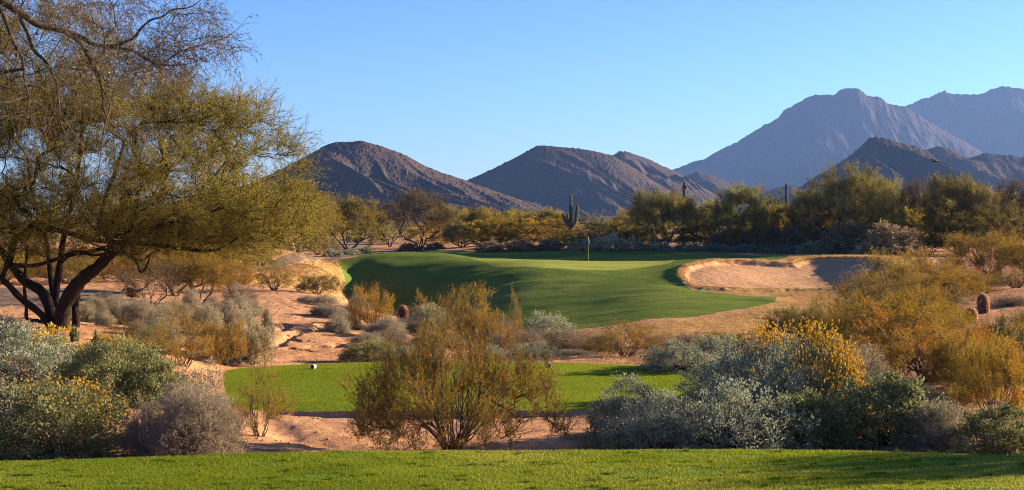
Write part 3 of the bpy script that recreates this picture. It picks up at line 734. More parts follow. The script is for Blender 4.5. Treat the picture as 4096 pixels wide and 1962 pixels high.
def tuft(key, seed, name='weed_tuft', n=60, H=.35, W=.3, mat='weed', flowers=0, lw=.02, ll=.07):
    rng = np.random.default_rng(seed); lv = Leaves(); wd = Wood()
    A = np.c_[rng.normal(size=(n, 2)) * W * .12, np.zeros(n)]; D = unit(np.c_[rng.normal(size=(n, 2)) * .45, np.ones(n)]); E = A + D * rng.uniform(.4, 1, (n, 1)) * H
    wd.sticks(A, E, .003, .0015)
    t = rng.uniform(.05, .95, (n, 7, 1)); Q = (A[:, None] * (1 - t) + E[:, None] * t).reshape(-1, 3)
    lv.add(Q, rng.normal(size=Q.shape) + np.array([0, 0, .4]), ll * rng.uniform(.5, 1.2, len(Q)), lw, .5 + .25 * rng.normal(size=len(Q)), rng)
    parts = [('stems', wd.mesh('weed stems', ML['stalk'])), ('foliage', lv.mesh('weed leaves', ML[mat]))]
    if flowers:
        fl = Leaves(); C = np.repeat(E[:flowers], 16, 0) + rng.normal(size=(flowers * 16, 3)) * .012; fl.add(C, rng.normal(size=C.shape) + np.array([0, 0, .6]), .035, .024, .5 + .25 * rng.normal(size=len(C)), rng); parts.append(('blossoms', fl.mesh('flower heads', ML['flower'])))
    make(key, name, parts)
# ================================================================== SINGLE OBJECTS
def q(px, py, d): return (wx(px, d), d, CZ - (py - HY) / F * d)
def ribbed(P, R, ribs, k=4, depth=.12):
    P = np.asarray(P, float); R = np.asarray(R, float); m = len(P); n = ribs * k
    T = unit(np.gradient(P, axis=0)); ref = np.where(np.abs(T[:, 1:2]) > .9, np.array([[1., 0, 0]]), np.array([[0, 1., 0]]))
    A = unit(np.cross(T, ref)); B = np.cross(T, A); an = np.arange(n) * 2 * math.pi / n
    mod = 1 - depth * (1 - np.abs(np.cos(an * ribs / 2))) 
    ring = P[:, None] + R[:, None, None] * mod[None, :, None] * (np.cos(an)[None, :, None] * A[:, None] + np.sin(an)[None, :, None] * B[:, None])
    i = np.arange(m - 1)[:, None] * n; j = np.arange(n)[None]; j2 = (j + 1) % n
    Fc = np.stack([i + j, i + j2, i + n + j2, i + n + j], -1).reshape(-1, 4)
    crest = [ring[:, c * k] for c in range(ribs)]; O = [unit(c - P) for c in crest]
    return ring.reshape(-1, 3), Fc, np.concatenate(crest), np.concatenate(O)
def cap_profile(path, r, taper=None, n=26, base=1.0, tip=.9):
    P = catmull(path, max(2, n // (len(path) - 1)), closed=False)
    s = np.r_[0, np.cumsum(np.linalg.norm(np.diff(P, axis=0), axis=1))]; s /= s[-1]; Lt = np.linalg.norm(np.diff(P, axis=0), axis=1).sum()
    R = r * (np.interp(s, *taper) if taper else np.ones(len(s)))
    e = np.clip((1 - s) * Lt / (r * .9), 0, 1); R = R * np.sqrt(np.maximum(1 - (1 - e) ** 2, .004))
    return P, R
def cactus_mat(name, c1, c2):
    m, nt, out = mat_new(name); tc = nt.nodes.new('ShaderNodeTexCoord'); n = noise_n(nt, tc.outputs['Object'], 5, 4)
    surf(nt, out, ramp(nt, n, [(.3, c1), (.7, c2)]), .75, None, .2); return m
def spines(rng, C, O, L, W, mat, per=3, name='spines'):
    lv = Leaves(); P = np.repeat(C, per, 0) + rng.normal(size=(len(C) * per, 3)) * .012; D = np.repeat(O, per, 0) + rng.normal(size=P.shape) * .5
    lv.add(P, D, L, W, .5 + .3 * rng.normal(size=len(P)), rng, 0); return lv.mesh(name, mat)
def saguaro(x, y, H, r, arms, label, group, seed, lean=0):
    rng = np.random.default_rng(seed); z = ground(x, y)
    o = empty('saguaro_cactus', (x, y, z)); tag(o, label, 'cactus', group)
    def part(name, path, rr, taper):
        P, R = cap_profile(path, rr, taper, 40); V, Fc, C, O = ribbed(P, R, 15 if rr > .14 else 11, 4, .16)
        b = link(name, mesh_np(name, V, Fc, ML['saguaro']), o)
        link('spines', spines(rng, C, O, .07, .016, ML['spine_pale'], 4), b)
    part('column', [(0, 0, -.2), (0, 0, H * .3), (lean * .5, 0, H * .65), (lean, 0, H)], r, ([0, .3, .6, .78, .8, .86, 1], [.85, .95, 1.05, .92, .72, .75, .72]))
    for path, rr in arms: part('arm', path, rr, ([0, .3, .7, .75, 1], [.75, 1.05, .95, .8, .78]))
    return o
def barrel(x, y, H, r, label, seed, group='barrel cacti among the desert shrubs', lean=0.0, mat='spine_red'):
    rng = np.random.default_rng(seed); z = ground(x, y)
    o = empty('barrel_cactus', (x, y, z), 0); o.rotation_euler = (rng.normal() * .03, lean, rng.uniform(0, 6)); tag(o, label, 'cactus', group)
    t = np.linspace(0, 1, 26); P = np.c_[np.zeros((26, 2)), -.05 + t * (H + .05)]
    R = r * np.sqrt(np.clip(1 - np.maximum((t - .55) / .45, 0) ** 2.2, .002, 1)) * (.82 + .18 * sstep(0, .4, t))
    V, Fc, C, O = ribbed(P, R, 16, 6, .38)
    link('body', mesh_np('barrel body', V, Fc, ML['barrel']), o)
    O = unit(O + np.array([0, 0, .25]))
    link('spines', spines(rng, C, O, .075, .014, ML[mat], 12), o)
    return o

def obj_mats():
    ML['saguaro'] = cactus_mat('saguaro skin', (.05, .062, .03), (.085, .095, .048))
    ML['barrel'] = cactus_mat('barrel cactus skin', (.05, .045, .022), (.09, .07, .035))
    ML['spine_pale'] = leaf_mat('pale spines', [(0, (.22, .18, .11)), (1, (.42, .35, .24))], .4, 0, 0)
    ML['spine_red'] = leaf_mat('reddish spines', [(0, (.34, .17, .11)), (.5, (.50, .28, .19)), (1, (.62, .42, .30))], .5, 0, 0)
    ML['spine_tan'] = leaf_mat('tan spines', [(0, (.20, .12, .07)), (1, (.42, .28, .17))], .4, 0, 0)
    def plain(k, c, rough=.6, spec=.3, nz=.12, sc=8):
        m, nt, out = mat_new(k); tc = nt.nodes.new('ShaderNodeTexCoord'); n = noise_n(nt, tc.outputs['Object'], sc, 4)
        surf(nt, out, ramp(nt, n, [(.3, tuple(v * (1 - nz) for v in c)), (.7, tuple(v * (1 + nz) for v in c))]), rough, None, spec); ML[k] = m
    plain('navy', (.018, .026, .075), .5, .4); plain('marker side', (.40, .45, .55), .55); plain('pole yellow', (.42, .36, .06), .5); plain('flag cloth', (.55, .60, .75), .8, .1, .2, 30); plain('flag blue', (.06, .10, .34), .8, .1)
    plain('cup white', (.7, .7, .7)); plain('stucco', (.26, .19, .14), .95, .05); plain('stucco pale', (.40, .33, .27), .95, .05); plain('window glass', (.03, .035, .045), .15, .5); plain('dark feathers', (.022, .017, .015), .9, .05, .3); plain('white paint', (.75, .75, .75), .4)
    m, nt, out = mat_new('roof tiles'); tc = nt.nodes.new('ShaderNodeTexCoord'); w = nd(nt, 'ShaderNodeTexWave'); w.inputs['Scale'].default_value = 3; w.inputs['Distortion'].default_value = .5; nt.links.new(tc.outputs['Object'], w.inputs['Vector'])
    surf(nt, out, ramp(nt, w.outputs['Fac'], [(.2, (.07, .05, .055)), (.8, (.17, .12, .115))]), .8, bump(nt, w.outputs['Fac'], .08)); ML['roof tiles'] = m

def lathe_x(prof, n=28):
    """solid of revolution about local Y: profile of (y, r)"""
    V = []; Fc = []
    for y, r in prof:
        for i in range(n):
            a = 2 * math.pi * i / n; V.append((r * math.cos(a), y, r * math.sin(a)))
    for k in range(len(prof) - 1):
        for i in range(n): Fc.append((k * n + i, k * n + (i + 1) % n, (k + 1) * n + (i + 1) % n, (k + 1) * n + i))
    return V, Fc
def tee_marker(px, py, rz, label):
    x, y = hit(px, py, 20, 60); z = ground(x, y); r = .051
    o = empty('tee_marker', (x, y, z + r - .004), rz); tag(o, label, 'tee marker', 'round markers on the lower tee')
    V, Fc = lathe_x([(-.05, .0005), (-.05, r * .90), (-.046, r), (.05, r * .97), (.054, r * .9), (.054, .0005)])
    link('body', mesh_np('marker body', V, Fc, ML['marker side'], smooth=False), o)
    V, Fc = lathe_x([(-.0500, r * .905), (-.0535, r * .90), (-.0545, r * .5), (-.0545, .0005)])
    link('face', mesh_np('marker face', V, Fc, ML['navy'], smooth=False), o)

def flagstick():
    x, y = wx(2353, 123), 123.0; z = ground(x, y)
    o = empty('golf_flagstick', (x, y, z)); tag(o, 'yellow flagstick with a limp blue and white flag standing in the putting green', 'golf flag')
    w = Wood(); w.tube([(0, 0, -.12), (-.01, 0, .9), (-.035, 0, 2.2)], [.017, .016, .014], 10); link('pole', w.mesh('flag pole', ML['pole yellow']), o)
    nu, nv = 12, 16; V = []
    for j in range(nv + 1):
        v = j / nv
        for i in range(nu + 1):
            u = i / nu; fold = math.sin(u * 9 + v * 2) * .035 * (.4 + v)
            V.append((-.03 + .02 + u * (.03 + .10 * math.sin(v * 2.4)) , fold, 2.17 - v * (.50 + .10 * u) - u * .06))
    Fc = [(j * (nu + 1) + i, j * (nu + 1) + i + 1, (j + 1) * (nu + 1) + i + 1, (j + 1) * (nu + 1) + i) for j in range(nv) for i in range(nu)]
    me = mesh_np('flag', V, Fc, [ML['flag cloth'], ML['flag blue']], mi=[1 if (f % nu < 3) else 0 for f in range(len(Fc))]); b = link('flag', me, o)
    md = b.modifiers.new('thick', 'SOLIDIFY'); md.thickness = .006
    n = 24; V = [(.054 * math.cos(2 * math.pi * i / n), .054 * math.sin(2 * math.pi * i / n), zz) for zz in (.006, -.1) for i in range(n)]
    link('cup', mesh_np('cup', V, [(i, (i + 1) % n, n + (i + 1) % n, n + i) for i in range(n)], ML['cup white']), o)

def boxes(L):
    V = []; Fc = []
    for x0, x1, y0, y1, z0, z1 in L:
        b = len(V); V += [(x, y, z) for z in (z0, z1) for y in (y0, y1) for x in (x0, x1)]
        Fc += [tuple(b + i for i in f) for f in ((0, 2, 3, 1), (4, 5, 7, 6), (0, 1, 5, 4), (2, 6, 7, 3), (0, 4, 6, 2), (1, 3, 7, 5))]
    return V, Fc
def houses():
    d = 235.0; x = wx(2398, d); z = ground(x, d)
    o = empty('house', (x, d, z), math.radians(-14)); tag(o, 'house with a dark tiled gable roof showing above the scrub beside the big saguaro', 'house')
    link('wall', mesh_np('house walls', *boxes([(-2.4, 9, 0, 8, -.5, 3.0)]), ML['stucco'], smooth=False), o)
    e = CZ + 25 / F * d - z
    V = []; Fc = []
    def slab(a, b, c, dd, t=.18):
        k = len(V); V.extend([a, b, c, dd] + [(p[0], p[1], p[2] - t) for p in (a, b, c, dd)]); Fc.extend([(k, k + 1, k + 2, k + 3), (k + 7, k + 6, k + 5, k + 4)] + [(k + i, k + 4 + i, k + 4 + (i + 1) % 4, k + (i + 1) % 4) for i in range(4)])
    slab((-1.0, 4, e), (-3.2, -.8, 2.9), (9.6, -.8, 2.9), (9.6, 4, e)); slab((9.6, 4.02, e), (9.6, 8.8, 2.9), (-3.2, 8.8, 2.9), (-1.0, 4.02, e))
    link('roof', mesh_np('house roof', V, Fc, ML['roof tiles'], smooth=False), o)
    k = [(-2.403, 1.0, 2.98), (-2.403, 7, 2.98), (-1.5, 4, e - .3), (-1.45, 1.0, 2.98), (-1.45, 7, 2.98), (-1.2, 4, e - .3)]
    link('gable', mesh_np('house gable', k, [(0, 2, 1), (3, 4, 5), (0, 1, 4), (0, 4, 3), (1, 2, 5), (1, 5, 4), (2, 0, 3), (2, 3, 5)], ML['stucco'], smooth=False), o)
    w = link('window', mesh_np('house window frame', *boxes([(1, 3, -.06, .02, .9, 2.2)]), ML['stucco pale'], smooth=False), o)
    link('pane', mesh_np('house pane', *boxes([(1.1, 2.9, -.08, -.061, 1.0, 2.1)]), ML['window glass'], smooth=False), w)
    d = 1000.0; x = wx(1865, d); z = ground(x, d) - .5
    o = empty('house', (x, d, z), 0); tag(o, 'low flat-roofed desert house at the foot of the bare hill', 'house')
    t = CZ + 32 / F * d - z
    link('wall', mesh_np('villa walls', *boxes([(-9, 9, 0, 10, -1, t - 1.4), (-3.5, 3.0, 2, 9, t - 1.3, t - .1), (9.05, 15, 2, 10, -1, t - 2.4), (-14, -9.05, 3, 10, -1, t - 2.6)]), ML['stucco'], smooth=False), o)
    link('roof', mesh_np('villa roofs', *boxes([(-9.4, 9.4, -.4, 10.3, t - 1.39, t - 1.05), (-3.9, 3.4, 1.6, 9.4, t - .09, t + .2), (9.1, 15.3, 1.6, 10.3, t - 2.39, t - 2.1), (-14.3, -9.1, 2.6, 10.3, t - 2.59, t - 2.3)]), ML['stucco pale'], smooth=False), o)
    for a, b in ((-7, -4.6), (-2.6, .2), (2, 4), (5.4, 7.6)):
        w = link('window', mesh_np('villa window', *boxes([(a, b, -.12, -.01, t - 4.2, t - 2.2)]), ML['stucco pale'], smooth=False), o)
        link('pane', mesh_np('villa pane', *boxes([(a + .15, b - .15, -.16, -.125, t - 4.05, t - 2.35)]), ML['window glass'], smooth=False), w)

def bird():
    d = 60.0; o = empty('bird', q(3742, 647, d)); tag(o, 'dark bird gliding in front of the right-hand brown hill', 'bird')
    # span runs along local X
    prof = [(-.21, .004), (-.19, .02), (-.14, .032), (-.05, .05), (.06, .055), (.14, .04), (.22, .022), (.32, .012)]
    V, Fc = lathe_x(prof, 14); link('body', mesh_np('bird body', V, Fc, ML['dark feathers']), o)
    for s, L in ((-1, .44), (1, .60)):
        st = [(0, -.09, .10, .0), (.3, -.12, .11, .04), (.6, -.10, .12, .05), (.85, -.02, .12, .03), (1, .09, .12, .0)]; V = []
        for t, a, b, zz in st:
            for y, h in ((a, 0), ((a + b) / 2, .022 * (1.1 - t)), (b, 0), ((a + b) / 2, -.012 * (1.1 - t))): V.append((s * (.03 + t * L), y, zz + h))
        Fc = [(k * 4 + i, k * 4 + (i + 1) % 4, k * 4 + 4 + (i + 1) % 4, k * 4 + 4 + i) for k in range(4) for i in range(4)] + [(16, 17, 18, 19)]
        link('wing', mesh_np('bird wing', V, Fc, ML['dark feathers']), o)
    V = [(-.02, .28, .008), (.02, .28, .008), (.09, .46, 0), (-.09, .46, 0), (-.02, .28, -.004), (.02, .28, -.004), (.09, .46, -.006), (-.09, .46, -.006)]
    link('tail', mesh_np('bird tail', V, [(0, 1, 2, 3), (7, 6, 5, 4), (0, 4, 5, 1), (1, 5, 6, 2), (2, 6, 7, 3), (3, 7, 4, 0)], ML['dark feathers']), o)
    o.rotation_euler = (math.radians(2), math.radians(15), math.radians(8)); o.scale = (.95, .8, .6)

def big_tree():
    rng = np.random.default_rng(77); D = 34.5; wd = Wood(); lv = Leaves()
    def L(pts, r0, r1, d0=0, d1=0):
        n = len(pts); P = [q(px, py, D + d0 + (d1 - d0) * i / (n - 1)) for i, (px, py) in enumerate(pts)]
        P = catmull(P, 4, closed=False); return P, np.linspace(r0, r1, len(P)) * .85 * (1 + .06 * rng.normal(size=len(P)))
    tr = [L([(245, 1345), (245, 1300), (259, 1224), (300, 1151), (336, 1111), (385, 1074), (437, 1021), (480, 985)], .26, .15, 0, -.6),
          L([(480, 985), (560, 940), (660, 905), (770, 870), (880, 835)], .13, .05, -.6, -1.6),
          L([(437, 1021), (440, 960), (400, 900), (420, 800), (460, 690), (500, 560)], .11, .04, -.5, .6),
          L([(245, 1330), (215, 1290), (194, 1216), (162, 1163), (101, 1127), (69, 1090), (36, 1054), (0, 1000), (-70, 940), (-160, 860)], .19, .06, 0, .8),
          L([(200, 1320), (194, 1300), (162, 1256), (81, 1192), (36, 1143), (8, 1115), (24, 1070), (24, 1021), (-20, 980), (-120, 930)], .12, .05, 0, -1.2),
          L([(232, 1320), (225, 1240), (222, 1216), (227, 1143), (239, 1062), (250, 980), (270, 880), (300, 760), (320, 620), (330, 480)], .13, .05, .2, 1.4),
          L([(228, 1250), (208, 1150), (200, 1080), (190, 1000), (170, 900), (130, 780), (110, 640)], .10, .04, .6, 2.2),
          L([(300, 1320), (305, 1285), (300, 1230), (312, 1180)], .14, .09, .4, .5),
          L([(36, 1060), (90, 1063), (142, 1062), (227, 1038), (283, 1013), (324, 1009), (373, 1021), (425, 1013), (462, 981)], .07, .03, -.6, -1.4),
          L([(36, 1054), (60, 960), (97, 920), (170, 915), (243, 924), (336, 953), (405, 965), (547, 973), (689, 989), (800, 1004), (880, 1000)], .10, .04, .2, -2.2),
          L([(689, 989), (760, 996), (840, 1005), (900, 985), (950, 950)], .05, .02, -1.5, -2.2),
          L([(480, 995), (510, 1018), (545, 1045), (563, 1090), (588, 1062), (602, 1012)], .06, .02, -.7, -1.2),
          L([(545, 1040), (575, 1040), (600, 1018), (640, 1000)], .035, .015, -.9, -1.4),
          L([(190, 1290), (150, 1285), (109, 1277), (105, 1224), (97, 1143), (103, 1062), (110, 980)], .06, .035, -.3, -.8),
          L([(770, 870), (900, 800), (1020, 740), (1120, 700)], .05, .02, -1.2, .2),
          L([(600, 925), (760, 800), (870, 690), (960, 560)], .05, .02, -1, 1.2)]
    poly = np.array([(-450, 250), (-100, 60), (150, 20), (330, 60), (480, 190), (600, 300), (700, 355), (830, 420), (960, 395), (1060, 440), (1150, 530), (1225, 630), (1250, 740), (1255, 860), (1225, 950), (1100, 985), (960, 1000), (760, 985), (560, 950), (400, 935), (250, 905), (120, 960), (0, 1010), (-450, 1000)], float)
    T = []; 
    while len(T) < 700:
        px, py = rng.uniform(-450, 1270), rng.uniform(20, 1010)
        s = float(poly_sd(poly, np.array([px]), np.array([py]))[0])
        if s < 5: continue
        if py < 330 and rng.uniform() > .35: continue
        if px < 0 and rng.uniform() > .5: continue
        if float(fbm(np.array([px / 170.]), np.array([py / 120.]), 12, 2)[0]) < -.55: continue
        hw = min(1, (s + 60) / 330) ** .5
        d = D + rng.uniform(-1, 1) * 4.3 * hw
        T.append(q(px, py, d))
    while len(T) < 810:
        px, py = rng.uniform(-300, 1120), rng.uniform(880, 1025)
        if px < 480 and py > 960 and rng.uniform() < .6: continue
        T.append(q(px, py, D + rng.uniform(-3, 3)))
    T = np.array(T)
    tips, td, wd = grow(rng, tr, T, .0065, 2.25, .7, .05, .02, wd)
    twig_leaves(rng, wd, lv, tips, td, np.array(q(330, 900, D)), 20, (.35, .95), 36, .052, .0115, up=.32, out=.55, along=.5, rnd=.6, r=.0045, droop=.25, vbase=.48, vclump=.17, spread=.13)
    o = empty('mesquite_tree', (wx(245, D), D, ground(wx(245, D), D))); tag(o, 'large spreading mesquite tree with a dark many-stemmed trunk, beside the cart path', 'tree')
    b = np.array(o.location)
    for nm, me in (('trunk', wd.mesh('mesquite trunk', ML['bark'])), ('crown', lv.mesh('mesquite crown', ML['mesq']))):
        c = link(nm, me, o); c.location = -Vector(b)

def overhang_tree():
    rng = np.random.default_rng(78); wd = Wood(); lv = Leaves()
    x0, y0 = -5.2, 8.6; z0 = ground(x0, y0)
    def L(pts, r0, r1, d0, d1):
        n = len(pts); P = catmull([q(px, py, d0 + (d1 - d0) * i / (n - 1)) for i, (px, py) in enumerate(pts)], 5, closed=False); return P, np.linspace(r0, r1, len(P))
    trunk = catmull([(x0, y0, z0 - .2), (x0 + .1, y0, z0 + 1.2), (x0 + .5, y0 + .1, z0 + 2.4), (x0 + 1.3, y0 + .2, z0 + 3.2), q(-80, -40, 9.0)], 6, closed=False)
    tr = [(trunk, np.linspace(.17, .05, len(trunk))),
          L([(-80, -40), (30, 20), (100, 65), (150, 100), (225, 118), (300, 140), (380, 180), (430, 190), (520, 200), (590, 240), (660, 262), (745, 258), (800, 240)], .030, .0022, 9.0, 9.6),
          L([(380, 180), (450, 185), (530, 155), (560, 120), (600, 82), (650, 68), (690, 40), (760, 30), (810, -5)], .012, .003, 9.3, 8.9),
          L([(640, 262), (720, 210), (790, 185), (860, 165), (905, 150), (940, 128)], .007, .003, 9.5, 9.8),
          L([(-80, -30), (0, 40), (25, 90), (50, 160), (90, 240), (100, 330), (115, 390), (105, 470)], .017, .004, 9, 8.6),
          L([(60, 40), (110, 130), (135, 200), (185, 250), (215, 310), (235, 400), (240, 480), (270, 560)], .015, .004, 9.1, 8.8),
          L([(250, 125), (310, 165), (350, 220), (375, 280), (395, 310), (410, 380), (415, 440), (450, 500), (490, 525)], .015, .004, 9.2, 9.3),
          L([(410, 360), (440, 420), (420, 500), (400, 640), (390, 720)], .007, .003, 9.3, 9.1),
          L([(-60, 300), (20, 350), (90, 345), (160, 350), (185, 380)], .01, .004, 8.7, 9.0)]
    T = []
    poly = np.array([(-200, -250), (700, -250), (560, 60), (480, 130), (640, 300), (650, 480), (560, 600), (430, 700), (380, 500), (280, 620), (120, 620), (60, 480), (-200, 560)], float)
    while len(T) < 190:
        px, py = rng.uniform(-200, 720), rng.uniform(-250, 700)
        if float(poly_sd(poly, np.array([px]), np.array([py]))[0]) < 0: continue
        if py > 380 and rng.uniform() < .75: continue
        T.append(q(px, py, rng.uniform(8.3, 10.2)))
    for cx, cy, sx, sy, m in ((600, 210, 90, 60, 34), (740, 240, 50, 30, 16), (720, 60, 60, 40, 14), (860, 165, 50, 25, 9)):
        for k in range(m): T.append(q(cx + rng.normal() * sx, cy + rng.normal() * sy, rng.uniform(9.2, 9.9)))
    tips, td, wd = grow(rng, tr, np.array(T), .0016, 2.4, .9, .07, .0, wd)
    twig_leaves(rng, wd, lv, tips, td, np.array(q(200, 150, 9)), 11, (.10, .34), 4, .020, .007, up=-.35, out=.1, along=.5, rnd=.6, r=.0017, droop=.5, vbase=.5, vclump=.2, spread=.05)
    o = empty('mesquite_tree', (x0, y0, z0)); tag(o, 'nearby mesquite reaching in with bare drooping brown branches over the top left corner', 'tree')
    b = Vector(o.location)
    for nm, me in (('trunk', wd.mesh('overhang trunk', ML['barkb'])), ('crown', lv.mesh('overhang twigs', ML['brown']))):
        c = link(nm, me, o); c.location = -b

def grass_blades():
    rng = np.random.default_rng(4); n = 300000
    y = rng.uniform(8.3, 10.9, n); x = rng.uniform(-.40, .40, n) * y; e = tee_edge(x); k = y < e - .015
    bare = (fbm(x * 1.6, y * 3.4, 88, 2) > .62) | (fbm(x * 5, y * 11, 91, 1) > .80)
    k &= ~(bare & (rng.uniform(size=n) < .75)); x, y = x[k], y[k]; n = len(x); z = terrain(x, y)
    hgt = .006 + .006 * rng.uniform(size=n) + .006 * np.maximum(0, fbm(x * 2.5, y * 4, 61, 2)); a = rng.uniform(0, 6.283, n); ln = rng.normal(size=(n, 2)) * .008 + np.array([.002, 0])
    dx, dy = np.cos(a) * .0028, np.sin(a) * .0028
    V = np.stack([np.c_[x - dx, y - dy, z - .002], np.c_[x + dx, y + dy, z - .002], np.c_[x + ln[:, 0], y + ln[:, 1], z + hgt]], 1).reshape(-1, 3)
    v = np.clip(.5 + .22 * fbm(x * .9, y * 1.2, 71, 3) + .16 * rng.normal(size=n) + .11 * x / 3.5, 0, 1)  # backlit look painted in: blade colour lightens to the right, towards the sun
    # coarser tufts standing proud of the mown sward
    nt = 120; ty = rng.uniform(8.5, 10.5, nt); tx = rng.uniform(-.37, .37, nt) * ty; kk = 70
    bx = np.repeat(tx, kk) + rng.normal(size=nt * kk) * np.repeat(rng.uniform(.01, .035, nt), kk); by = np.repeat(ty, kk) + rng.normal(size=nt * kk) * .012; bz = terrain(bx, by); hh = rng.uniform(.01, .03, nt * kk); aa = rng.uniform(0, 6.28, nt * kk); ll = rng.normal(size=(nt * kk, 2)) * .012
    V = np.r_[V, np.stack([np.c_[bx - .003 * np.cos(aa), by - .003 * np.sin(aa), bz - .002], np.c_[bx + .003 * np.cos(aa), by + .003 * np.sin(aa), bz - .002], np.c_[bx + ll[:, 0], by + ll[:, 1], bz + hh]], 1).reshape(-1, 3)]
    v = np.r_[v, np.clip(.08 + .1 * rng.normal(size=nt * kk), 0, 1)]
    # the lower tee, shorter and seen from further off
    m2 = 230000; x2 = rng.uniform(-7.3, 5, m2); y2 = rng.uniform(24.6, 33.5, m2); s2 = poly_sd(TEE2, x2, y2) > .03; x2, y2 = x2[s2], y2[s2]; m2 = len(x2); z2 = terrain(x2, y2); a2 = rng.uniform(0, 6.28, m2); l2 = rng.normal(size=(m2, 2)) * .012
    V = np.r_[V, np.stack([np.c_[x2 - .006 * np.cos(a2), y2 - .006 * np.sin(a2), z2 - .002], np.c_[x2 + .006 * np.cos(a2), y2 + .006 * np.sin(a2), z2 - .002], np.c_[x2 + l2[:, 0], y2 + l2[:, 1], z2 + .006 + .010 * rng.uniform(size=m2)]], 1).reshape(-1, 3)]
    v = np.r_[v, np.clip(.33 + .2 * fbm(x2 * .5, y2 * .9, 72, 3) + .14 * rng.normal(size=m2), 0, 1)]; n = len(V) // 3
    ML['blade'] = leaf_mat('mown grass blades', [(0, (.09, .14, .010)), (.4, (.19, .235, .018)), (.7, (.27, .285, .032)), (1, (.38, .35, .08))], .5, .0, 0)
    o = link('grass', mesh_np('grass', V, np.arange(3 * n).reshape(-1, 3), ML['blade'], np.repeat(v, 3), smooth=False)); tag(o, kind='stuff')

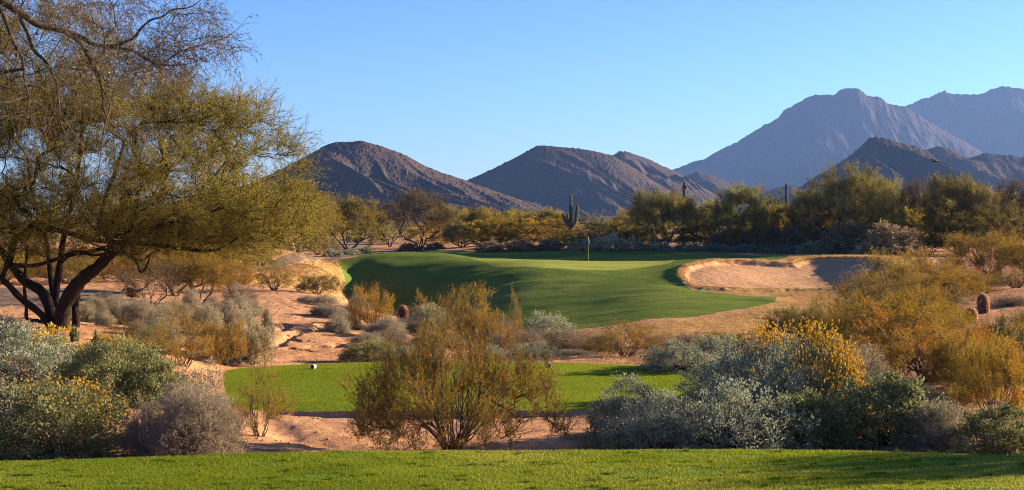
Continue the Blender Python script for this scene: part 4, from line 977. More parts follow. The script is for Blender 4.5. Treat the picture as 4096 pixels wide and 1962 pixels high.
def ground_litter():
    """low dry weeds, stones and twigs on the open desert floor, and the rough rim of the bunker: nobody could count them"""
    rng = np.random.default_rng(6); lv = Leaves()
    n = 30000; y = np.exp(rng.uniform(math.log(16), math.log(110), n)); x = rng.uniform(-.45, .45, n) * y
    ok = np.ones(n, bool)
    for P in (TEE2, FAIR_W, BUNK, PATH_W[0], PATH_W[1], DORM_W[1]): ok &= poly_sd(P, x, y) < -.3
    ok &= (fbm(x * .35, y * .35, 55, 3) > -.05) & ~((x > -9) & (x < -3.6) & (y > 36) & (y < 60))
    ok &= ~((y > 18) & (y < 25) & (x > -5.2) & (x < 1))
    x, y = x[ok], y[ok]; z = terrain(x, y); k = 7
    P = np.repeat(np.c_[x, y, z], k, 0) + rng.normal(size=(len(x) * k, 3)) * np.array([.07, .07, 0]); D = rng.normal(size=P.shape) * .7 + np.array([0, 0, .9])
    lv.add(P, D, rng.uniform(.04, .14, len(P)), .012, .5 + .25 * rng.normal(size=len(P)), rng)
    o = link('ground_weeds', lv.mesh('ground weeds', ML['tan'])); tag(o, kind='stuff')
    lv = Leaves(); s = rng.integers(0, len(BUNK), 9000); Pb = np.asarray(BUNK)[s]; Pn = np.asarray(BUNK)[(s + 1) % len(BUNK)]; t = rng.uniform(size=(9000, 1)); C = Pb + (Pn - Pb) * t
    C = C + rng.normal(size=C.shape) * .28; sd = poly_sd(BUNK, C[:, 0], C[:, 1]); C = C[(sd < .05) & (sd > -.38 + .26 * sstep(16, 20, C[:, 0]))]
    z = terrain(C[:, 0], C[:, 1]); k = 8; P = np.repeat(np.c_[C, z], k, 0) + rng.normal(size=(len(C) * k, 3)) * np.array([.10, .10, 0]); D = rng.normal(size=P.shape) * .8 + np.array([0, 0, .7])
    lv.add(P, D, rng.uniform(.05, .14, len(P)), .02, .5 + .25 * rng.normal(size=len(P)), rng)
    ML['rim'] = leaf_mat('dry rim grass', [(0, (.20, .11, .04)), (.5, (.46, .27, .095)), (1, (.60, .39, .17))], .45, 0, 0)
    o = link('dry_grass', lv.mesh('dry rim grass', ML['rim'])); tag(o, kind='stuff')
    lv = Leaves(); C = []
    for P, m in ((DORM_W[0], 11000), (DORM_W[1], 16000)):
        P = np.asarray(P); c = rng.uniform(P.min(0), P.max(0), (m, 2)); ok = poly_sd(P, c[:, 0], c[:, 1]) > -.3
        for Q in (FAIR_W, BUNK, PATH_W[0]): ok &= poly_sd(Q, c[:, 0], c[:, 1]) < -.15
        C.append(c[ok])
    C = np.concatenate(C); z = terrain(C[:, 0], C[:, 1]); k = 4; P = np.repeat(np.c_[C, z], k, 0) + rng.normal(size=(len(C) * k, 3)) * np.array([.08, .05, 0]); D = rng.normal(size=P.shape) * .8 + np.array([0, 0, .7])
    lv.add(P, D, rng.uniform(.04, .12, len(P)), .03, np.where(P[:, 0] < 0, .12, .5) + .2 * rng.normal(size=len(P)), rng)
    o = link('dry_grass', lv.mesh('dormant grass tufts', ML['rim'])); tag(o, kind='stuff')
    # gravel
    n = 13000; y = np.exp(rng.uniform(math.log(15.5), math.log(60), n)); x = rng.uniform(-.42, .42, n) * y; ok = np.ones(n, bool)
    for P in (TEE2, PATH_W[1]): ok &= poly_sd(P, x, y) < -.1
    x, y = x[ok], y[ok]; z = terrain(x, y); n = len(x); r = (.006 + .018 * rng.uniform(size=n) ** 4) * (1 + y / 45)
    oc = np.array([(1, 0, 0), (-1, 0, 0), (0, 1, 0), (0, -1, 0), (0, 0, .8), (0, 0, -.5)]); fo = np.array([(0, 2, 4), (2, 1, 4), (1, 3, 4), (3, 0, 4), (2, 0, 5), (1, 2, 5), (3, 1, 5), (0, 3, 5)])
    V = np.c_[x, y, z][:, None] + oc[None] * r[:, None, None] * rng.uniform(.6, 1.3, (n, 6, 1)); Fc = (np.arange(n)[:, None, None] * 6 + fo[None]).reshape(-1, 3)
    o = link('gravel', mesh_np('gravel', V.reshape(-1, 3), Fc, M['desert_ground'])); tag(o, kind='stuff')
    # far scrub on the plain, one mass seen through the trees
    n = 2600; y = np.exp(rng.uniform(math.log(185), math.log(1300), n)); x = rng.uniform(-.46, .46, n) * y; z = terrain(x, y)
    k = 60; H = rng.uniform(.8, 2.6, n) * np.interp(y, [185, 600], [1, 1.5]); Wd = H * rng.uniform(.9, 1.5, n)
    u = sph(rng, n * k); u[:, 2] = np.abs(u[:, 2]); rr = rng.uniform(.5, 1, (n * k, 1))
    P = np.repeat(np.c_[x, y, z], k, 0) + u * rr * np.c_[np.repeat(Wd * .6, k), np.repeat(Wd * .6, k), np.repeat(H, k)]
    lv = Leaves(); sz = np.repeat(np.interp(y, [185, 1300], [.32, 1.0]), k); lv.add(P, u + rng.normal(size=u.shape) * .5 + np.array([0, 0, .6]), sz * rng.uniform(.7, 1.4, n * k), sz * .4, np.repeat(.5 + .2 * rng.normal(size=n), k) + .12 * rng.normal(size=n * k), rng)
    o = link('desert_scrub', lv.mesh('far desert scrub', ML['palo'])); tag(o, kind='stuff')
# ================================================================== PROTOTYPES AND PLACES
DIM = {}
def protos():
    plant_mats(); obj_mats()
    creosote('c1', 1, 2.3, 1.7, 28, 150, 12, 22, ll=.026, lw=.012, vclump=.26); creosote('c5', 8, 2.3, 1.7, 28, 150, 12, 20, ll=.026, lw=.012, vclump=.22, vbase=.8); DIM['c5'] = (2.3, 1.7); DIM['c1'] = (2.3, 1.7)
    creosote('c2', 2, 2.0, 1.8, 34, 130, 9, 18, ll=.025, lw=.012, spread=.8, vbase=.4); DIM['c2'] = (2.0, 1.8)
    creosote('c3', 3, 2.2, 1.6, 24, 170, 10, 26, ll=.025, lw=.012, mat='creod', vbase=.45); DIM['c3'] = (2.2, 1.6)
    creosote('c4', 4, 1.4, 1.7, 16, 75, 10, 20, spread=.7, vbase=.5); DIM['c4'] = (1.4, 1.7)
    creosote('cF', 5, 3.3, 1.6, 46, 290, 12, 25, ll=.023, lw=.011, spread=1.0, vclump=.25, vbase=.34); DIM['cF'] = (3.3, 1.6)
    creosote('cf', 6, 3.0, 2.6, 18, 110, 9, 11, ll=.09, lw=.035, vbase=.35); DIM['cf'] = (3.0, 2.6)
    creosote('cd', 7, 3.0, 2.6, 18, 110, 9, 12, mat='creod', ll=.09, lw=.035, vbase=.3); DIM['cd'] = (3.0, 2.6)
    brittle('b1', 11, 1.6, .95, 300, 40, .048, .022); DIM['b1'] = (1.6, .95)
    brittle('b2', 12, 1.6, 1.0, 320, 40, .05, .024, flowers=70, stalks=60); DIM['b2'] = (1.6, 1.0)
    brittle('b3', 13, 1.7, 1.0, 320, 40, .052, .024, flowers=620, stalks=150, side=(.75, -.2, .62), fh=.30); DIM['b3'] = (1.7, 1.0)
    brittle('b4', 14, 1.9, 1.05, 420, 44, .05, .024, mat='brittg', flowers=120, stalks=90, side=(.45, .1, .9), fh=.22); DIM['b4'] = (1.9, 1.05)
    brittle('b5', 15, 1.6, .95, 300, 38, .06, .03, mat='brittg'); DIM['b5'] = (1.6, .95)
    brittle('bf', 16, 1.8, 1.0, 130, 22, .13, .07, mat='britt'); DIM['bf'] = (1.8, 1.0)
    brittle('b6', 17, 1.5, 1.0, 280, 36, .042, .02, mat='grey', stalks=160, fh=.3, stem='stemg'); DIM['b6'] = (1.5, 1.0)
    dryshrub('d1', 21, 1.2, .75); DIM['d1'] = (1.2, .75)
    dryshrub('d2', 22, 1.3, .9, 460, 14, 'tan', .024, .010); DIM['d2'] = (1.3, .9)
    dryshrub('d3', 23, 1.1, .7, 380, 20, 'grey', .03, .015, 'stem'); DIM['d3'] = (1.1, .7)
    dryshrub('d4', 24, 1.7, 1.15, 800, 22, 'grey', .030, .013, 'stemg', start=.35); DIM['d4'] = (1.7, 1.15)
    dryshrub('df', 25, 1.6, 1.3, 240, 12, 'tan', .10, .04, 'stemg'); DIM['df'] = (1.6, 1.3)
    tree('p1', 31, 'palo_verde_tree', 8, 6, 1.6, 5, 170, 12, 16, .20, .035, up=.55, flat=.9); DIM['p1'] = (8, 6)
    tree('p2', 32, 'palo_verde_tree', 6.5, 6.5, 1.2, 6, 170, 12, 16, .20, .035, up=1.0, out=.45, lean=.16, droop=-.1); DIM['p2'] = (6.5, 6.5)
    tree('p4', 44, 'palo_verde_tree', 6.5, 5.5, .9, 6, 190, 12, 16, .19, .04, mat='mesq', up=.8, out=.45, lean=.2); DIM['p4'] = (6.5, 5.5)
    tree('p3', 33, 'palo_verde_tree', 11, 6.8, 1.8, 3, 230, 13, 16, .2, .035, up=.35, lean=.28, r0=.2, bark='bark'); DIM['p3'] = (11, 6.8)
    tree('m1', 34, 'mesquite_tree', 7.6, 6, 1.5, 5, 190, 12, 16, .16, .04, mat='mesq', bark='bark', up=.35, droop=.15); DIM['m1'] = (7.6, 6)
    tree('m2', 35, 'mesquite_tree', 8, 7, 1.6, 4, 160, 12, 9, .15, .03, mat='brown', bark='bark', up=.5, rtw=.012, L=(.6, 1.2)); DIM['m2'] = (8, 7)
    tree('o1', 36, 'desert_tree', 3.4, 2.6, .7, 4, 170, 10, 20, .058, .016, mat='orange', bark='stem', up=.0, droop=.4, r0=.045, L=(.25, .55), rtw=.004, shell=.35, vclump=.15); DIM['o1'] = (3.4, 2.6)
    tree('o2', 37, 'desert_tree', 3.4, 2.6, .6, 6, 90, 9, 5, .045, .012, mat='orange', bark='stem', up=.3, droop=.1, r0=.04, L=(.3, .6), rtw=.0045, lean=.2); DIM['o2'] = (3.4, 2.6)
    tree('s1', 38, 'desert_tree', 3.6, 2.4, .5, 7, 110, 9, 10, .11, .03, mat='brown', bark='stem', up=.4, r0=.05, L=(.35, .7), rtw=.007, lean=.2); DIM['s1'] = (3.6, 2.4)
    tree('w1', 39, 'mesquite_tree', 7, 6, 2.3, 2, 150, 13, 18, .15, .035, mat='mesq', bark='barkp', up=.2, droop=.3, lean=.16, r0=.24); DIM['w1'] = (7, 6)
    tuft('t1', 41, 'flowering_weed', 34, .34, .4, 'weed', 22); DIM['t1'] = (.4, .34)
    tuft('t2', 42, 'green_weed', 70, .16, .3, 'brittg', 0, .05, .09); DIM['t2'] = (.3, .16)
    tuft('t3', 43, 'yellow_sprout', 9, 1.0, .3, 'weed', 0, .03, .10); DIM['t3'] = (.3, 1.0)

def put(key, px, base, w, top, label, group=None, rz=None, skip=(), cat=None):
    if isinstance(base, tuple): d = base[0]; x, y = wx(px, d), d
    else: x, y = hit(px, base, 13.5)
    z = ground(x, y); W, H = DIM[key]; h = max(CZ - (top - HY) / F * y - z, .12); sx = w * y / F / W
    name = PROTO[key][0]
    cat = cat or {'creosote_bush': 'bush', 'brittlebush': 'bush', 'dry_shrub': 'shrub', 'flowering_weed': 'wildflower', 'green_weed': 'weed', 'yellow_sprout': 'weed'}.get(name, 'tree')
    place(key, x, y, z - .02, random.uniform(0, 6.28) if rz is None else rz, (sx, sx, h / H), label, cat, group, skip)

def back(px, d): return 143.5 + (d - 140) * .45 if px > 1900 and d >= 140 else d
def plants():
    G1 = 'creosote bushes'; G2 = 'grey-green brittlebushes'; G3 = 'dry shrubs'
    # --- front row, beyond the first tee
    put('cF', 1810, (20.2,), 780, 1335, 'big golden-orange creosote bush standing alone in front of the lower tee', G1, 3.6)
    put('b4', 215, (17.4,), 640, 1545, 'dark green brittlebush dome with yellow flowers along its crown, at the front left', G2, 0.2)
    put('d1', 580, (17.2,), 190, 1590, 'small pale grey shrub squeezed between the flowering dark dome and the tan dome', G3)
    put('d4', 775, (17.0,), 420, 1530, 'large tan-grey domed shrub beside the sandy gap below the lower tee', G3)
    put('b6', 790, (18.2,), 330, 1500, 'pale brittlebush with dry straw-coloured stalks rising behind the tan-grey dome', G2)
    put('d3', 30, (18.5,), 300, 1540, 'small grey shrub with brown dry spikes at the left edge of the photo', G3)
    put('b1', 90, 1530, 470, 1318, 'broad pale blue-green brittlebush dome below the big mesquite trunk', G2)
    put('b4', 440, 1600, 420, 1372, 'dark leafy brittlebush sprinkled with orange-yellow flowers in the middle of the left bank', G2, 2.2)
    put('b5', 620, 1620, 250, 1440, 'shaded dark brittlebush tucked behind the tan-grey dome', G2)
    put('c4', 1040, (21.5,), 210, 1465, 'thin creosote leaning over the left corner of the lower tee', G1)
    put('c4', 735, 1465, 230, 1222, 'upright golden creosote plume on the left bank beside the pale round bush', G1)
    put('c4', 610, 1470, 230, 1300, 'low sparse orange creosote left of the upright golden plume', G1)
    put('c4', 490, 1440, 150, 1285, 'thin wispy creosote sprig on bare soil right of the mesquite trunk', G1)
    put('d2', 540, 1490, 260, 1400, 'straw-coloured weedy shrub below the wispy creosote sprig', G3)
    put('b6', 985, 1452, 220, 1255, 'large pale round brittlebush at the left edge of the sandy wash', G2)
    put('c5', 900, 1462, 170, 1285, 'rusty creosote growing through the large pale round brittlebush', G1)
    put('c4', 1010, 1458, 130, 1290, 'narrow amber creosote in front of the large pale round brittlebush', G1)
    put('b1', 630, 1385, 180, 1285, 'light sage brittlebush above the orange creosotes on the left bank', G2)
    put('d3', 20, 1370, 240, 1255, 'pale shrub left of the mesquite trunk at the photo edge', G3)
    put('t1', 225, (29.5,), 110, 1283, 'clump of yellow daisies at the foot of the mesquite trunk', 'yellow wildflower clumps')
    put('t1', 150, (27.5,), 120, 1300, 'dry yellowish flowering weeds left of the daisy clump', 'yellow wildflower clumps')
    put('t1', 445, (26.5,), 110, 1365, 'orange-yellow wildflowers above the dark leafy flowering brittlebush', 'yellow wildflower clumps')
    put('t2', 298, (31.5,), 34, 1305, 'tiny bright green weed beside the mesquite trunk', 'green weeds')
    put('t2', 388, (29.5,), 46, 1325, 'small dark green weed on the reddish soil right of the trunk', 'green weeds')
    put('t3', 2425, (18.7,), 90, 1650, 'bright yellow-green sprout standing at the edge of the near tee')
    # right front
    put('b1', 2540, (20.5,), 380, 1535, 'blue-grey brittlebush at the right end of the lower tee, leaves catching light', G2)
    put('b1', 2640, (19.0,), 400, 1590, 'pale sage brittlebush low in front of the blue-grey one by the lower tee', G2)
    put('b1', 2960, (18.9,), 540, 1560, 'wide blue-green brittlebush along the near tee edge, right of the yellow sprout', G2)
    put('b5', 3230, (19.2,), 360, 1590, 'shadowy green brittlebush right of the wide blue-green one at the tee edge', G2)
    put('b5', 3560, (19.4,), 480, 1520, 'tall leafy brittlebush with sunlit tips at the right of the tee edge', G2)
    put('d4', 3740, (18.7,), 300, 1600, 'brown twiggy shrub between the tall leafy brittlebush and the corner bush', G3)
    put('b5', 4010, (18.0,), 380, 1640, 'dense dark green bush in the lower right corner', G2)
    put('b3', 3220, (20.9,), 440, 1385, 'brittlebush with a cascade of golden flowers down its right side', G2, 0.0)
    put('b3', 3040, (22.3,), 420, 1385, 'sunlit brittlebush topped with a golden flower fringe, behind the golden cascade', G2, .7)
    put('b2', 2940, 1600, 380, 1425, 'blue-grey brittlebush with few flowers right of the lower tee', G2)
    put('b2', 3000, 1680, 330, 1500, 'small brittlebush holding loose yellow flower stalks before the golden cascade', G2)
    put('b1', 2720, 1482, 300, 1372, 'silvery brittlebush at the far right corner of the lower tee', G2)
    put('b2', 2870, 1475, 250, 1350, 'brittlebush with a thin orange-yellow flower line beside the silvery one', G2)
    put('d4', 3420, (23.5,), 330, 1380, 'grey leafless shrub between the golden cascade and the big orange creosotes', G3)
    # big creosotes at the right
    put('c1', 3560, (36,), 540, 1180, 'tallest golden creosote in the middle of the right-hand thicket', G1)
    put('c5', 3740, (26,), 620, 1270, 'orange-red creosote with a rusty patch on the right slope', G1)
    put('c1', 3990, (20.2,), 380, 1340, 'olive-gold creosote at the right edge above the dark corner bush', G1)
    put('c2', 3400, (36,), 280, 1262, 'yellow-green creosote left of the tallest golden one', G1)
    put('c3', 3190, (40,), 260, 1235, 'dark green creosote overlooking the dry fairway edge', G1)
    put('c4', 3270, (41,), 150, 1195, 'slender creosote spire against the dry turf below the bunker', G1)
    put('c1', 3870, (24,), 300, 1330, 'shaded creosote right of the rusty patch, in front of the barrel cacti', G1)
    put('c3', 4080, (27,), 260, 1250, 'dark creosote at the right edge below the small pale shrub', G1)
    put('d3', 3980, (36,), 260, 1290, 'shaded dark shrub on the slope under the leaning barrel cactus', G3)
    put('d1', 3815, (50,), 120, 1183, 'small pale grey shrub left of the leaning barrel cactus', G3)
    put('d2', 4050, (47,), 190, 1180, 'greyish dry shrub right of the leaning barrel cactus', G3)
    put('d2', 3950, (62,), 300, 1105, 'brownish dry shrub above the leaning barrel cactus', G3)
    put('c2', 3560, (60,), 260, 1010, 'pale tan creosote in front of the shaded end of the bunker', G1)
    put('c2', 3700, (62,), 300, 1000, 'airy sunlit creosote right of the bunker, below the dark thicket', G1)
    put('c2', 3430, (56,), 190, 1090, 'wispy creosote standing before the bunker\'s golden right mound', G1)
    put('c5', 3820, (60,), 280, 1065, 'orange-brown creosote left of the upper barrel cactus', G1)
    put('c1', 3960, (75,), 340, 925, 'big bright olive creosote above the upper barrel cactus', G1)
    put('c1', 4110, (72,), 260, 950, 'olive creosote at the right edge above the barrel cacti', G1)
    put('c3', 3640, (46,), 260, 1160, 'sparse green creosote above the tallest golden one', G1)
    put('c1', 3680, (41,), 340, 1190, 'dense golden creosote behind the tallest one on the right slope', G1)
    put('c1', 3500, (42,), 260, 1225, 'amber creosote left behind the tallest golden creosote', G1)
    put('c5', 3900, (24,), 360, 1360, 'glowing orange creosote right of the rusty patch', G1)
    put('c1', 3600, (30,), 400, 1360, 'low brown-gold creosote spreading over the tall leafy brittlebush', G1)
    put('c2', 3330, (40,), 200, 1225, 'feathery creosote along the lower edge of the dry turf', G1)
    put('c1', 3700, (38,), 360, 1140, 'tawny creosote left of the squat barrel cactus', G1)
    put('c1', 3800, (56,), 340, 1090, 'russet creosote above the small pale grey shrub', G1)
    put('c2', 3620, (52,), 300, 1100, 'olive creosote at the foot of the bunker mound', G1)
    put('c2', 4060, (58,), 240, 1080, 'rusty creosote at the right edge by the upper barrel cactus', G1)
    # --- behind the lower tee
    put('b4', 1495, (36.2,), 270, 1372, 'round dark brittlebush with yellow blossom beside the sandy wash', G2, 2.6)
    put('b2', 1620, (37.5,), 150, 1388, 'brittlebush with yellow stalks behind the round dark one', G2)
    put('d1', 1395, (37.2,), 110, 1400, 'small twiggy grey shrub left of the round dark brittlebush', G3)
    put('b1', 2150, (37,), 190, 1372, 'light sage brittlebush behind the tee marker on the right', G2)
    put('b1', 1955, (37.5,), 170, 1380, 'pale brittlebush half hidden by the big golden-orange creosote', G2)
    put('b2', 2080, (38.5,), 130, 1376, 'small brittlebush with a few yellow flower stalks left of the right tee marker', G2)
    put('d1', 2290, (38,), 190, 1395, 'low grey-brown shrub on the far edge of the lower tee', G3)
    put('c2', 2505, (37.2,), 310, 1290, 'fan-shaped brown creosote behind the lower tee, below the dry fairway edge', G1)
    put('c3', 2380, (39,), 150, 1370, 'low green shrub left of the fan-shaped creosote', G1)
    put('d2', 2760, (44,), 200, 1322, 'thin bare shrub in front of the dry turf', G3)
    put('d2', 2640, (47,), 150, 1330, 'reddish thin shrub between the fan-shaped creosote and the dry turf', G3)
    put('c3', 2880, (42,), 200, 1330, 'dark low creosote at the foot of the dry turf', G1)
    put('c2', 1870, (48,), 230, 1145, 'tall feathery creosote rising against the shaded green slope', G1)
    put('c4', 2060, (50,), 60, 1175, 'lone creosote sprig right of the tall feathery one', G1)
    put('c4', 1690, (51,), 100, 1180, 'small creosote sprig left of the tall feathery one', G1)
    put('b2', 1720, (50,), 170, 1225, 'brittlebush with pale yellow bloom below the creosote sprig', G2)
    put('d2', 1990, (45,), 220, 1255, 'tan shrub below the tall feathery creosote', G3)
    put('c1', 1930, (44,), 200, 1240, 'orange shrub left of the tall tan barrel cactus', G1)
    put('b2', 2190, (47,), 230, 1265, 'yellowish brittlebush right of the tall tan barrel cactus', G2)
    put('d2', 2270, (45,), 240, 1300, 'brown grassy shrub at the lower end of the green slope', G3)
    put('d2', 2120, (43,), 160, 1310, 'dry brown shrub below the tall tan barrel cactus', G3)
    put('d3', 2410, (46,), 210, 1330, 'dull brown shrub in front of the lower fairway edge', G3)
    put('d1', 1800, (42,), 170, 1330, 'grey shrub behind the top of the big golden-orange creosote', G3)
    put('c5', 1488, (46,), 190, 1150, 'orange fan-shaped creosote right of the sandy wash', G1)
    put('d1', 1560, (44,), 170, 1260, 'grey twiggy shrub right of the orange fan-shaped creosote', G3)
    put('d1', 1470, (41,), 170, 1325, 'pale dry grass shrub below the orange fan-shaped creosote', G3)
    put('d2', 1590, (40.5,), 170, 1340, 'straw-brown shrub above the round dark brittlebush', G3)
    put('d2', 1700, (42,), 160, 1320, 'tan shrub left of the red barrel cactus', G3)
    put('d1', 1350, (44.5,), 130, 1255, 'pale grey shrub on the right rim of the sandy wash', G3)
    put('d1', 1330, (49,), 150, 1215, 'whitish shrub higher on the right rim of the sandy wash', G3)
    put('d1', 1410, (50,), 150, 1215, 'grey shrub behind the right rim of the sandy wash', G3)
    put('d1', 1235, (55,), 120, 1180, 'silvery shrub at the top right of the sandy wash', G3)
    put('d3', 1420, (46,), 110, 1290, 'small brown shrub under the whitish ones', G3)
    put('c3', 1270, (62,), 190, 1100, 'dark creosote hiding a barrel cactus at the top of the wash', G1)
    put('c2', 1095, (62,), 150, 1062, 'golden fan-shaped creosote in front of the brown bank', G1)
    # --- left middle ground
    put('d4', 375, (38.5,), 130, 1178, 'round grey shrub right beside the mesquite trunk', G3)
    put('d1', 470, (41,), 140, 1180, 'grey shrub right of the round one by the mesquite trunk', G3)
    put('d4', 560, (38,), 190, 1195, 'broad grey shrub in the middle of the left clearing', G3)
    put('d1', 660, (39.5,), 140, 1205, 'grey shrub right of the broad one in the clearing', G3)
    put('d1', 640, (36,), 180, 1230, 'whitish low shrub below the broad grey one', G3)
    put('d1', 765, (46,), 90, 1150, 'small round pale shrub under the orange-leaved tree', G3)
    put('d3', 855, (45,), 90, 1180, 'dark little shrub under the right side of the orange-leaved tree', G3)
    put('d1', 830, (39.5,), 150, 1205, 'whitish low shrub above the upright golden plume', G3)
    put('d1', 960, (44,), 120, 1170, 'tan-grey shrub left of the head of the sandy wash', G3)
    put('d1', 920, (41,), 130, 1195, 'dry grey shrub between the clearing and the sandy wash', G3)
    put('d3', 1070, (41,), 60, 1220, 'tiny green-grey shrub on the left rim of the sandy wash', G3)
    put('d2', 960, (52,), 160, 1130, 'tan shrub at the foot of the brown bank', G3)
    put('d1', 420, (36,), 90, 1245, 'low pale shrub on the path side of the clearing', G3)
    for px, base, w, top, k, lb in [(340, 1285, 120, 1205, 'd1', 'pale shrub touching the foot of the round grey shrub by the trunk'), (420, 1230, 130, 1165, 'd1', 'feathery grey shrub at the cart path edge'), (510, 1270, 150, 1200, 'd1', 'grey-white shrub in the middle of the pale clearing shrubs'), (600, 1300, 150, 1225, 'd4', 'low spreading pale shrub at the near edge of the clearing'), (700, 1260, 140, 1195, 'd1', 'ashen shrub right of the clearing centre'), (740, 1305, 130, 1240, 'd1', 'low ashen shrub left of the golden plume'),
        (820, 1330, 150, 1250, 'd4', 'pale fuzzy shrub behind the upright golden plume'), (900, 1290, 130, 1220, 'd1', 'fuzzy grey shrub above the large pale round brittlebush'), (1000, 1265, 120, 1195, 'd1', 'grey shrub on the left brow of the sandy wash'), (560, 1345, 150, 1275, 'd2', 'straw shrub below the clearing'), (820, 1440, 160, 1285, 'c1', 'golden creosote filling the gap right of the upright golden plume'),
        (1300, 1225, 120, 1175, 'd1', 'pale shrub on the upper right rim of the sandy wash'), (1280, 1262, 100, 1210, 'd1', 'pale shrub spilling over the right rim of the sandy wash'), (1385, 1300, 120, 1240, 'd1', 'pale rounded shrub midway down the right rim'), (1440, 1240, 120, 1180, 'd1', 'pale shrub left of the orange fan-shaped creosote'), (1500, 1350, 130, 1290, 'd1', 'pale shrub below the stems of the orange fan-shaped creosote'), (1550, 1370, 140, 1310, 'd2', 'straw shrub above the yellow-blossomed dark bush'), (1650, 1330, 150, 1265, 'd1', 'grey shrub just right of the reddish barrel cactus'), (1760, 1310, 170, 1235, 'd2', 'tan shrub left of the foot of the tall feathery creosote'), (1840, 1390, 170, 1310, 'd2', 'tan brush behind the crown of the big golden-orange creosote'), (2010, 1400, 180, 1320, 'd2', 'tan brush between the two small barrel cacti'), (2220, 1400, 200, 1320, 'd2', 'brown brush above the right tee marker'), (2330, 1410, 170, 1350, 'd1', 'greyish brush left of the fan-shaped creosote')]:
        put(k, px, base, w, top, lb, G1 if k[0] == 'c' else G3)
    put('o1', 800, (50,), 290, 1005, 'small orange-leaved tree drooping right of the tall barrel cactus', 'small desert trees')
    put('o2', 600, (46,), 300, 1020, 'sparse small tree with bare spreading stems beside the tall barrel cactus', 'small desert trees')
    put('o1', 700, (56,), 280, 1010, 'yellowish small tree behind the sparse spreading one', 'small desert trees')
    put('c5', 930, (60,), 190, 1040, 'russet creosote right of the orange-leaved tree', G1)
    for px, d, w, top, k, lb in [(40, 70, 260, 1010, 's1', 'brown bare thicket tree behind the cart path at the photo edge'), (210, 76, 280, 1000, 's1', 'brown bare thicket tree seen between the mesquite stems'), (380, 72, 260, 1010, 's1', 'brown bare thicket tree right of the main mesquite stem'),
                                (500, 80, 260, 985, 's1', 'bare brown thicket tree behind the sparse spreading tree'), (-40, 62, 260, 1000, 'c1', 'orange creosote behind the leftmost mesquite stem'), (300, 84, 240, 985, 'c1', 'rusty creosote deep behind the mesquite stems'), (640, 92, 280, 960, 's1', 'dim brown thicket tree below the mesquite limb'), (860, 96, 250, 960, 'c3', 'dark green thicket bush left of the twin pale trunks')]:
        put(k, px, (d,), w, top, lb, 'thicket behind the left cart path')
    put('cf', 590, (84,), 260, 985, 'golden thicket bush behind the tall barrel cactus', 'thicket behind the left cart path'); put('cf', 760, (88,), 280, 960, 'golden thicket bush under the drooping end of the mesquite crown', 'thicket behind the left cart path')
    put('cf', 930, (92,), 240, 985, 'golden thicket bush above the russet creosote', 'thicket behind the left cart path'); put('cf', 120, (66,), 240, 1015, 'golden thicket bush between the left mesquite stems', 'thicket behind the left cart path'); put('c1', 10, (60,), 280, 1020, 'ochre thicket bush at the far left behind the cart path', 'thicket behind the left cart path'); put('c1', 270, (61,), 250, 1025, 'ochre thicket bush framed by the two biggest mesquite stems', 'thicket behind the left cart path'); put('c5', 500, (64,), 240, 1020, 'ochre thicket bush left of the tall shaggy barrel cactus', 'thicket behind the left cart path'); put('cf', 350, (78,), 260, 985, 'ochre thicket bush deep in shade under the mesquite', 'thicket behind the left cart path'); put('cf', 170, (82,), 260, 985, 'dusky ochre thicket bush deep behind the left stems', 'thicket behind the left cart path')
    put('cf', 420, (68,), 220, 1020, 'golden thicket bush right of the main mesquite stem', 'thicket behind the left cart path')
    # --- the row behind the bank and the green
    G5 = 'trees behind the green'
    put('w1', 1040, (107,), 420, 760, 'mesquite with twin pale trunks beside the far cart path', G5, 1.2)
    put('w1', 1180, (119,), 400, 770, 'mesquite with one thick pale trunk beside the far cart path', G5, 2.9)
    put('m1', 1392, (158,), 300, 785, 'rounded golden mesquite with dark crooked stems above the path bend', G5)
    put('m2', 1682, (170,), 270, 752, 'tall brownish half-bare mesquite with forked dark trunks', G5)
    put('m2', 1560, (182,), 190, 800, 'thin half-bare mesquite left of the tall brownish one', G5)
    put('s1', 1850, (166,), 190, 895, 'round bare-stemmed bush tree at the back left of the green', G5)
    for px, d, w, top, k, lb in [(1950, 190, 210, 840, 'p4', 'yellow-green palo verde right of the round bare-stemmed bush'), (2070, 205, 200, 845, 'p4', 'palo verde right of the thin cactus'), (2180, 200, 200, 842, 'p4', 'palo verde just left of the big saguaro'), (2240, 180, 160, 880, 'm2', 'brownish small tree behind the foot of the big saguaro'),
                                (1890, 215, 150, 820, 'm2', 'faint bare tree below the flat-roofed house'), (2370, 175, 150, 868, 'cd', 'dark bush right of the big saguaro'), (2520, 185, 150, 855, 'p1', 'sunlit palo verde at the end of the tiled roof'), (2460, 172, 150, 885, 'cf', 'amber bush in front of the tiled roof')]:
        put(k, px, (back(px, d),), w, top, lb, G5)
    put('p1', 2660, (143.5,), 300, 755, 'spreading grey-green palo verde in front of the broken saguaro', G5)
    put('p2', 2960, (144,), 230, 745, 'upright feathery palo verde between the two bare saguaros', G5)
    put('p3', 3400, (143.5,), 430, 672, 'large leaning palo verde with a bent dark trunk', G5, 1.0)
    put('m2', 3655, (145,), 170, 715, 'narrow tan tree right of the large leaning palo verde', G5)
    put('p1', 3830, (141,), 290, 690, 'tall palo verde near the right edge, below the gliding bird', G5)
    put('m2', 4065, (140,), 190, 712, 'bare dark-trunked tree at the right edge', G5)
    put('p2', 3520, (170,), 200, 720, 'palo verde filling the gap behind the leaning one', G5)
    put('p2', 3240, (148,), 170, 760, 'palo verde right of the slim saguaro', G5)
    put('p2', 3960, (150,), 190, 800, 'pale feathery palo verde above the big bright olive creosote', G5)
    put('cd', 3090, (154,), 210, 790, 'dark leafy bush at the foot of the slim saguaro', G5)
    put('cd', 2790, (152,), 150, 870, 'dusky bush below the broken saguaro', G5)
